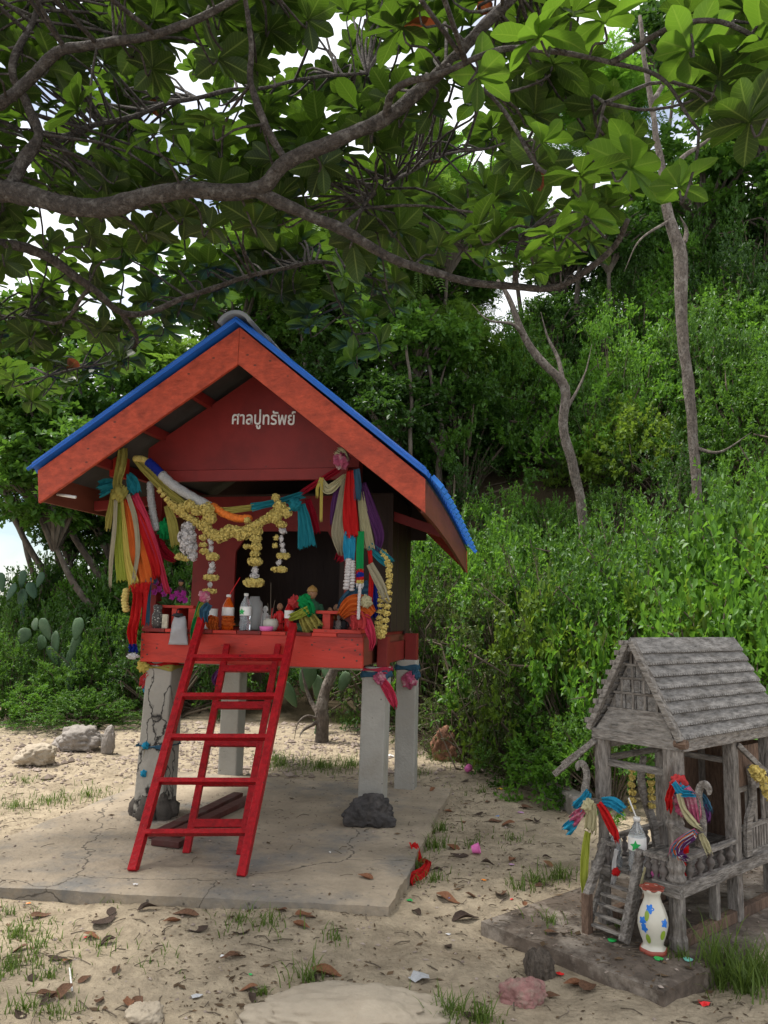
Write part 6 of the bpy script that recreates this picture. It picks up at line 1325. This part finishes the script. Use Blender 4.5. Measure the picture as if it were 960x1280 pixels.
yflow('yellow garland hung on the slanting pole of small house', [HW(Hs.onb(x, y, -.12)) for x, y in ((943, 962), (946, 970), (953, 975), (957, 984), (960, 992), (950, 966), (966, 1000))], Hs, .03)
hf('frayed white ribbon tied on the left stair rail', 'white', [(771, 1062, 5), (768, 1078, 6), (769, 1092, 5), (767, 1104, 3)], 'a', -.06, 1, .010, 'ribbon', 'ribbon')
knot('red flower tied on the left stair rail', 'red', 770, 1090, 4.5, -.065, Hs, plane='a', seed=61)
hf('straw-coloured string tied on the right stair rail', 'cream', [(806, 1084, 3), (803, 1095, 3), (801, 1108, 2)], 'a', -.075, 1, .006, 'string', 'ribbon')
for px, py, mt, lab in ((765, 1176, greenp, 'flat green plastic lid on the plinth by the stair'), (823, 1199, greenp, 'flat green plastic lid in front of the vase'), (860, 1200, tealp, 'pale teal plastic scrap on the plinth edge')):
    o = MB().lathe([(.012, 0), (.021, .002), (.021, .005), (.012, .006)], k=10, lob=3, la=.12).build('plastic_scrap', mt, smooth=False); o.location = onz(px, py, .068); tag(o, lab, 'plastic scrap')
# ================================================================== GROUND LITTER, GRASS, RUBBLE, CACTI
rl_ = random.Random(77)
def on_slab(x, y):
    P = [(p.x, p.y) for p in SL]; c = False; j = 3
    for i in range(4):
        (x0, y0), (x1, y1) = P[i], P[j]
        if (y0 > y) != (y1 > y) and x < (x1-x0)*(y-y0)/(y1-y0)+x0: c = not c
        j = i
    return c
def on_plinth(x, y): l = Hs.loc(Vector((x, y, 0))); return -.5 < l.x < 1.95 and -.2 < l.y < .82
def surf(x, y):
    if on_slab(x, y): return .083
    if on_plinth(x, y): return .068
    return gz(x, y)
dryA = M('dry_leaf_brown', (.13, .065, .035), rough=.75, var=.4, scale=14, bump=.4, bscale=40); dryB = M('dry_leaf_rust', (.20, .085, .04), rough=.7, var=.35, scale=14, bump=.4, bscale=40); dryC = M('dry_leaf_dark', (.055, .035, .024), rough=.8, var=.4, scale=14, bump=.4)
DRY = []
for k in range(6):
    V, F, A = leaf_mesh(40+k); cu = [1.2, 2.0, .6, 1.6, .9, 2.4][k]
    V2 = []
    for x, y, z in V:
        a = y*cu*2.2; zz = (1-math.cos(a))/(cu*2.2)+.05*math.sin(x*5+k)+.08*x*x; V2.append((x-.5, math.sin(a)/(cu*2.2), zz))
    me = bpy.data.meshes.new('dry_leaf'); me.from_pydata(V2, [], F); me.polygons.foreach_set('use_smooth', [True]*len(F)); me.materials.append([dryA, dryB, dryC][k % 3]); DRY.append(me)
def dry_leaf(x, y, size, k, label, group=None):
    o = bpy.data.objects.new('dry_leaf', DRY[k % 6]); COL.objects.link(o); z = surf(x, y); zmin = min(v.co.z for v in DRY[k % 6].vertices)*size
    o.location = (x, y, z-zmin*.6+.003); o.scale = (size,)*3; o.rotation_euler = (rl_.uniform(-.15, .15), rl_.uniform(-.2, .2), rl_.random()*6.28); tag(o, label, 'dry leaf', group)
for k, (px, py) in enumerate([(232, 1152), (214, 1162), (246, 1168), (75, 1246), (116, 1178), (186, 1146), (292, 1201), (408, 1216), (596, 1024), (620, 1036), (632, 1040), (672, 1036), (655, 1014), (566, 1068), (574, 1080), (626, 1124), (560, 1131), (582, 1152), (735, 1234), (718, 1230), (130, 1162), (50, 1150), (540, 1000), (600, 980), (640, 976), (560, 1020), (300, 1170), (22, 1190), (160, 1250), (520, 1145), (690, 1185), (640, 1085), (40, 1225), (350, 1150), (395, 1265), (545, 1095), (610, 1010), (580, 1035)]+[(rl_.uniform(5, 700), rl_.uniform(1140, 1275)) for _ in range(26)]+[(rl_.uniform(530, 700), rl_.uniform(975, 1130)) for _ in range(14)]):
    p = onz(px, py, 0); dry_leaf(p.x, p.y, rl_.uniform(.10, .17) if k < 22 else rl_.uniform(.06, .10), k, 'curled dry brown leaf lying on the open sand', 'dry leaves fallen on the sand')
p = onz(457, 1097, .085); dry_leaf(p.x, p.y, .10, 1, 'single rust-red dry leaf lying on the concrete slab')
# small debris and twigs
mb = MB(); va = []
for k in range(22000):
    x, y = rl_.uniform(-3.6, 3.4), 2.75+6.6*rl_.random()**1.25
    if on_slab(x, y) and rl_.random() < .86: continue
    if mnoise.noise(Vector((x*1.1, y*1.1, 2)))+.35*mnoise.noise(Vector((x*4, y*4, 2))) < rl_.uniform(-.5, .45): continue
    s = rl_.uniform(.004, .015)*(2.2 if rl_.random() < .08 else 1); a = rl_.random()*6.28; z = surf(x, y)+.002; e = rl_.uniform(.15, .6); c_, s_ = math.cos(a), math.sin(a)
    h = rl_.uniform(0, .006); P = [(x-c_*s, y-s_*s, z), (x-s_*s*e, y+c_*s*e, z+h), (x+c_*s, y+s_*s, z+rl_.uniform(0, .005)), (x+s_*s*e, y-c_*s*e, z+h*.4)]
    mb.add(P, [(0, 1, 2, 3)]); va.append(rl_.random())
litter = leaf_mat('litter_bits', (.025, .018, .012), (.20, .13, .075), (.1, .06, .03), .8, .05, .1)
tag(mb.build('leaf_litter', litter, var=va, recalc=False), kind='stuff')['label'] = 'small dark leaf bits scattered over the sand'
mb = MB()
for k in range(1500):
    x, y = rl_.uniform(-3.4, 3.0), 2.8+6*rl_.random()**1.2
    if on_slab(x, y) and rl_.random() < .8: continue
    a = rl_.random()*6.28; L_ = rl_.uniform(.02, .10)*(1.6 if rl_.random() < .1 else 1); z = surf(x, y)+.003; q = [Vector((x, y, z)), Vector((x+math.cos(a)*L_*.5+rl_.uniform(-.01, .01), y+math.sin(a)*L_*.5+rl_.uniform(-.01, .01), z+.008)), Vector((x+math.cos(a)*L_, y+math.sin(a)*L_, z+.002))]
    mb.tube(q, rl_.uniform(.0012, .003), 4, False)
tag(mb.build('twig_litter', twigm, recalc=False), kind='stuff')['label'] = 'thin dry twigs scattered over the sand'
# coral rubble behind the slab
OCT = [(1, 0, 0), (-1, 0, 0), (0, 1, 0), (0, -1, 0), (0, 0, 1), (0, 0, -1)]; OF = [(0, 2, 4), (2, 1, 4), (1, 3, 4), (3, 0, 4), (2, 0, 5), (1, 2, 5), (3, 1, 5), (0, 3, 5)]
mb = MB(); va = []
for k in range(9000):
    if k < 7600:
        x, y = rl_.uniform(-5.5, 1.3), rl_.uniform(6.9, 10.2)
        if on_slab(x, y): continue
        if x > .3 and rl_.random() < .6: continue
        if rl_.random() > sstep(6.8, 8, y)+.12: continue
        s = rl_.uniform(.008, .026)*(2.4 if rl_.random() < .05 else 1)
        if mnoise.noise(Vector((x*1.3, y*1.3, 8))) < rl_.uniform(-.6, .3): continue
    else:
        x, y = rl_.uniform(-3, 3), rl_.uniform(2.8, 6.9); s = rl_.uniform(.004, .013)
        if on_slab(x, y) and rl_.random() < .7: continue
    z = surf(x, y); a = rl_.random()*6.28; sc = (rl_.uniform(.8, 1.5)*s, rl_.uniform(.6, 1)*s, rl_.uniform(.35, .8)*s); V = []
    for q in OCT:
        u_, v_ = q[0]*sc[0]*rl_.uniform(.7, 1.2), q[1]*sc[1]*rl_.uniform(.7, 1.2); V.append((x+u_*math.cos(a)-v_*math.sin(a), y+u_*math.sin(a)+v_*math.cos(a), z+q[2]*sc[2]+sc[2]*.3))
    mb.add(V, OF); va += [rl_.random()]*8
rub = leaf_mat('rubble_stone', (.20, .155, .125), (.52, .43, .36), (.1, .1, .1), .9, 0, .1)
tag(mb.build('rubble', rub, var=va, recalc=False), kind='stuff')['label'] = 'pale coral rubble strewn behind the slab'
# grass
gm = leaf_mat('grass_blade', (.045, .085, .014), (.13, .19, .035), (.2, .3, .04), .55, .3, .25)
def blades(mb, va, x, y, n, spread, h, lean=1.0, ox=0, oy=0):
    for _ in range(n):
        r = spread*abs(rl_.gauss(0, .6)); a = rl_.random()*6.28; bx, by = x+r*math.cos(a), y+r*math.sin(a)
        if on_slab(bx, by): continue
        z = surf(bx, by)-.004
        d = rl_.random()*6.28; L_ = h*rl_.uniform(.4, 1.2); bend = rl_.uniform(.3, 1.1)*lean; w_ = rl_.uniform(.0022, .0042)*(1.3 if h > .2 else 1)
        sx, sy = -math.sin(d)*w_, math.cos(d)*w_; V = []
        for i, t in enumerate((0, .35, .7, 1)):
            q = bend*t; px_, pz_ = L_*t*math.sin(q*.8+.15*lean), L_*t*math.cos(q*.8+.15*lean); k = (1-t)**.6; c = (bx+math.cos(d)*px_-ox, by+math.sin(d)*px_-oy, z+pz_)
            V += [(c[0]+sx*k, c[1]+sy*k, c[2]), (c[0]-sx*k, c[1]-sy*k, c[2])]
        mb.add(V, [(0, 2, 3, 1), (2, 4, 5, 3), (4, 6, 7, 5)]); va += [rl_.random()]*3
mb = MB(); va = []
for px, py, n, sp_, h in [(350, 1132, 60, .12, .12), (380, 1128, 30, .08, .10), (330, 1165, 50, .16, .10), (300, 1160, 40, .14, .08), (385, 1222, 60, .12, .10), (326, 1240, 30, .035, .05), (560, 1272, 130, .13, .11), (600, 1275, 70, .09, .10), (20, 1170, 140, .2, .065), (15, 1210, 140, .18, .065), (45, 1190, 90, .2, .06), (10, 1150, 60, .2, .06), (70, 1265, 60, .15, .06), (60, 1220, 40, .14, .06), (30, 1262, 60, .14, .065), (700, 1105, 90, .12, .12), (670, 1112, 60, .12, .10), (650, 1120, 40, .12, .09), (520, 1090, 50, .08, .12), (505, 1070, 60, .08, .13), (545, 1065, 70, .10, .12), (550, 1045, 50, .10, .12), (540, 1105, 60, .14, .08), (590, 1065, 30, .12, .08), (400, 968, 260, .35, .12), (350, 965, 160, .3, .12), (440, 965, 140, .25, .12), (430, 920, 160, .2, .16), (60, 1002, 120, .3, .08), (110, 995, 160, .35, .08), (20, 1008, 120, .3, .08), (30, 980, 60, .2, .08), (545, 960, 120, .2, .18), (590, 975, 60, .2, .12), (520, 980, 60, .15, .12), (240, 900, 60, .12, .28), (345, 960, 60, .2, .14), (690, 1170, 40, .1, .08), (775, 1175, 30, .05, .05), (850, 1215, 40, .06, .06), (460, 1270, 40, .1, .08), (420, 1180, 30, .15, .07), (200, 1200, 25, .2, .06), (120, 1190, 30, .2, .07), (600, 1000, 40, .2, .08), (640, 1060, 40, .2, .07), (150, 1130, 30, .15, .06)]:
    p = onz(px, py, 0); blades(mb, va, p.x, p.y, int(n*1.2), sp_, h)
tag(mb.build('grass', gm, var=va, recalc=False), kind='stuff')['label'] = 'thin tufts of green grass growing in the sand'
mb = MB(); va = []
for px, py in ((915, 1222), (945, 1228), (970, 1225), (900, 1228), (930, 1240)):
    p = onz(px, py, 0); blades(mb, va, p.x, p.y, 110, .09, .20, 1.0)
c = onz(930, 1230, 0); mb.v = [(x-c.x, y-c.y, z) for x, y, z in mb.v]; o = mb.build('grass_clump', gm, var=va, recalc=False); o.location = (c.x, c.y, 0); tag(o, 'thick clump of tall grass beside the grey plinth', 'grass')
# plastic litter
def cup(px, py, mat, label, r=.03, tilt=1.3):
    o = MB().lathe([(r*.7, 0), (r*.72, .003), (r, r*1.5), (r*.95, r*1.5), (r*.65, .006)], k=14, lob=7, la=.03).build('plastic_cup', mat, smooth=True); p = onz(px, py, 0); o.location = (p.x, p.y, surf(p.x, p.y)+r*.75); o.rotation_euler = (tilt, .2, rl_.random()*6); tag(o, label, 'cup')
cup(590, 1078, pinkp, 'pink plastic cup lying on the sand by the red ribbon', .034); cup(583, 981, pinkp, 'pink plastic cup lying at the slab rear corner', .036)
def scrap(px, py, mat, label, s=.03):
    mb = MB(); n = 9
    for i in range(n): a = 2*math.pi*i/n; r = s*rl_.uniform(.6, 1.2); mb.v.append((r*math.cos(a), r*math.sin(a)*.8, rl_.uniform(0, s*.5)))
    mb.v.append((0, 0, s*.55)); mb.f = [(i, (i+1) % n, n) for i in range(n)]; o = mb.build('plastic_scrap', mat, recalc=False); p = onz(px, py, 0); o.location = (p.x, p.y, surf(p.x, p.y)+.001); tag(o, label, 'plastic scrap')
yelp = M('yellow_scrap', (.7, .42, .05), rough=.5, bump=0); whp = M('white_scrap', (.62, .6, .58), rough=.5, var=.1, bump=.2); grp = M('grey_scrap', (.42, .42, .42), rough=.6, var=.2, bump=.3)
for a in [(625, 996, yelp, 'yellow scrap on the sand near the stone block', .03), (622, 1026, bluep, 'blue scrap on the sand between brown leaves', .02), (561, 1130, bluep, 'blue bottle cap on the sand near the slab corner', .02), (605, 1111, orap, 'orange scrap on the sand right of the slab', .015), (512, 1130, greenp, 'green scrap under a leaf by the slab corner', .02), (700, 1217, redp, 'red scrap below the plinth edge', .022), (880, 1252, redp, 'red scrap at the foot of the grass clump', .028), (314, 1219, greenp, 'tiny green cap on the bottom sand', .012), (108, 1179, redp, 'red scrap among leaves on the sand', .016), (35, 1135, orap, 'small orange scrap on the left sand', .014), (525, 1222, grp, 'flat grey scrap of paper on the sand', .05), (245, 1245, grp, 'grey shell on the bottom sand', .028), (278, 1199, whp, 'white shell beside a brown leaf', .014), (168, 1126, whp, 'white shell before the slab edge', .016), (651, 1024, M('lilac_scrap', (.45, .25, .4), rough=.5, bump=0), 'lilac flower petal scrap on the sand', .025), (640, 1092, MATS['lilac_scrap'], 'faded lilac scrap by the grass', .02), (640, 1130, redp, 'small red scrap near the plinth corner', .012), (487, 955, whp, 'white scrap behind the rear right post', .05), (412, 1083, whp, 'white scrap on the slab', .014), (560, 1170, whp, 'pale shell on the sand before the plinth', .015)]: scrap(*a)
P = [onz(x, y, 0) for x, y in ((516, 1074), (524, 1080), (532, 1086), (534, 1092), (526, 1098), (516, 1102), (512, 1106))]; q0 = Vector((P[0].x, P[0].y, surf(P[0].x, P[0].y)+.02))
P = [Vector((p.x-q0.x, p.y-q0.y, surf(p.x, p.y)+.02-q0.z+.012*(i % 2))) for i, p in enumerate(P)]
o = strip_mb(P, [.07, .05, .045, .05, .06, .05, .05], (0, 0, 1), 2, .016, 40, 10, 5).build('ribbon', 'cloth_red', smooth=True, recalc=False); o.location = q0; tag(o, 'crumpled bright red ribbon lying beside the slab corner', 'ribbon')
p, q = onz(87, 1210, .01), onz(90, 1238, .01); tag(MB().tube([p, q], .004, 6).build('drinking_straw', white, smooth=True), 'white drinking straw lying on the left sand', 'straw')
# cacti
cac = M('cactus_pad', (.05, .095, .04), rough=.6, var=.25, scale=6, bump=.15, speck=(.2, .22, .14), speck_scale=22, speck_thr=.1, stain=(.11, .145, .075), stain_amt=.5, stain_scale=4); cacd = M('cactus_pad_dark', (.035, .08, .04), rough=.6, var=.25, scale=6, bump=.15, speck=(.2, .25, .15), speck_scale=22, speck_thr=.1)
def padmb(a, b, sd):
    mb = MB().ell((0, 0, 0), (a, .018+.05*a, b), 16, 12, .10, sd); mb.v = [(x*(.80+.26*z/b), y, z) for x, y, z in mb.v]; return mb
def cactus(label, Y, pads, base_px, mat, stem=True):
    x0 = atY(base_px, 850, Y).x; z0 = gz(x0, Y)-.03; t = empty('cactus', (x0, Y, z0), 0, label, 'cactus'); o = Vector((x0, Y, z0)); m = Y/cp/FPX
    for x, y, rx, ry, tilt in pads:
        c = atY(x, y, Y+rl_.uniform(-.12, .12))-o; padmb(rx*m*1.08, ry*m*1.25, x).build('pad', mat, t, smooth=True, loc=c).rotation_euler = (rl_.uniform(-.25, .25), R(tilt), rl_.uniform(-.6, .6))
    if stem:
        c = atY(pads[-1][0], pads[-1][1]+pads[-1][3], Y)-o; MB().tube(catmull([(0, 0, 0), c*.5+Vector((.03, 0, 0)), c], 8), [.06, .055, .055, .05, .05, .045, .045, .04, .04], 10).build('stem', mat, t, smooth=True)
cactus('pale green prickly pear cactus among the bushes beside the grey boulder', 10.4, [(44, 781, 8, 7, -40), (57, 787, 7, 12, -25), (52, 804, 10, 8, 35), (69, 806, 6, 14, -10), (66, 820, 6, 11, -35), (79, 832, 6, 13, -15), (89, 826, 8, 13, 10), (97, 838, 9, 7, 40), (93, 808, 6, 13, 12), (97, 786, 8, 11, 5), (30, 795, 9, 8, 20), (88, 852, 7, 12, 5)], 88, cac)
cactus('dark prickly pear cactus showing against the sky at far left', 12.0, [(2, 728, 7, 10, 0), (28, 724, 6, 9, 5), (50, 725, 7, 8, 15), (40, 738, 7, 9, -20), (14, 740, 8, 9, 20), (28, 750, 8, 11, 0)], 28, cacd)
cactus('broad cactus pads growing under the floor of the shrine', 9.6, [(384, 848, 12, 14, 10), (412, 842, 10, 12, -20), (362, 868, 8, 14, -30), (430, 852, 8, 10, 20), (398, 862, 9, 14, 0)], 400, cac)
bare_tree('short grey branching stump growing behind the slab under the shrine', 9.2, [(403, 905), (402, 885), (408, 862), (418, 838), (424, 815)], [9, 9, 8, 6, 4], [([(400, 895, 0), (388, 875, .1), (380, 850, .1), (376, 830, .1)], 4), ([(402, 900, 0), (380, 912, -.1), (374, 922, -.2)], 3), ([(400, 900, 0), (384, 895, -.1), (372, 905, -.2), (368, 924, -.2)], 2.5)])
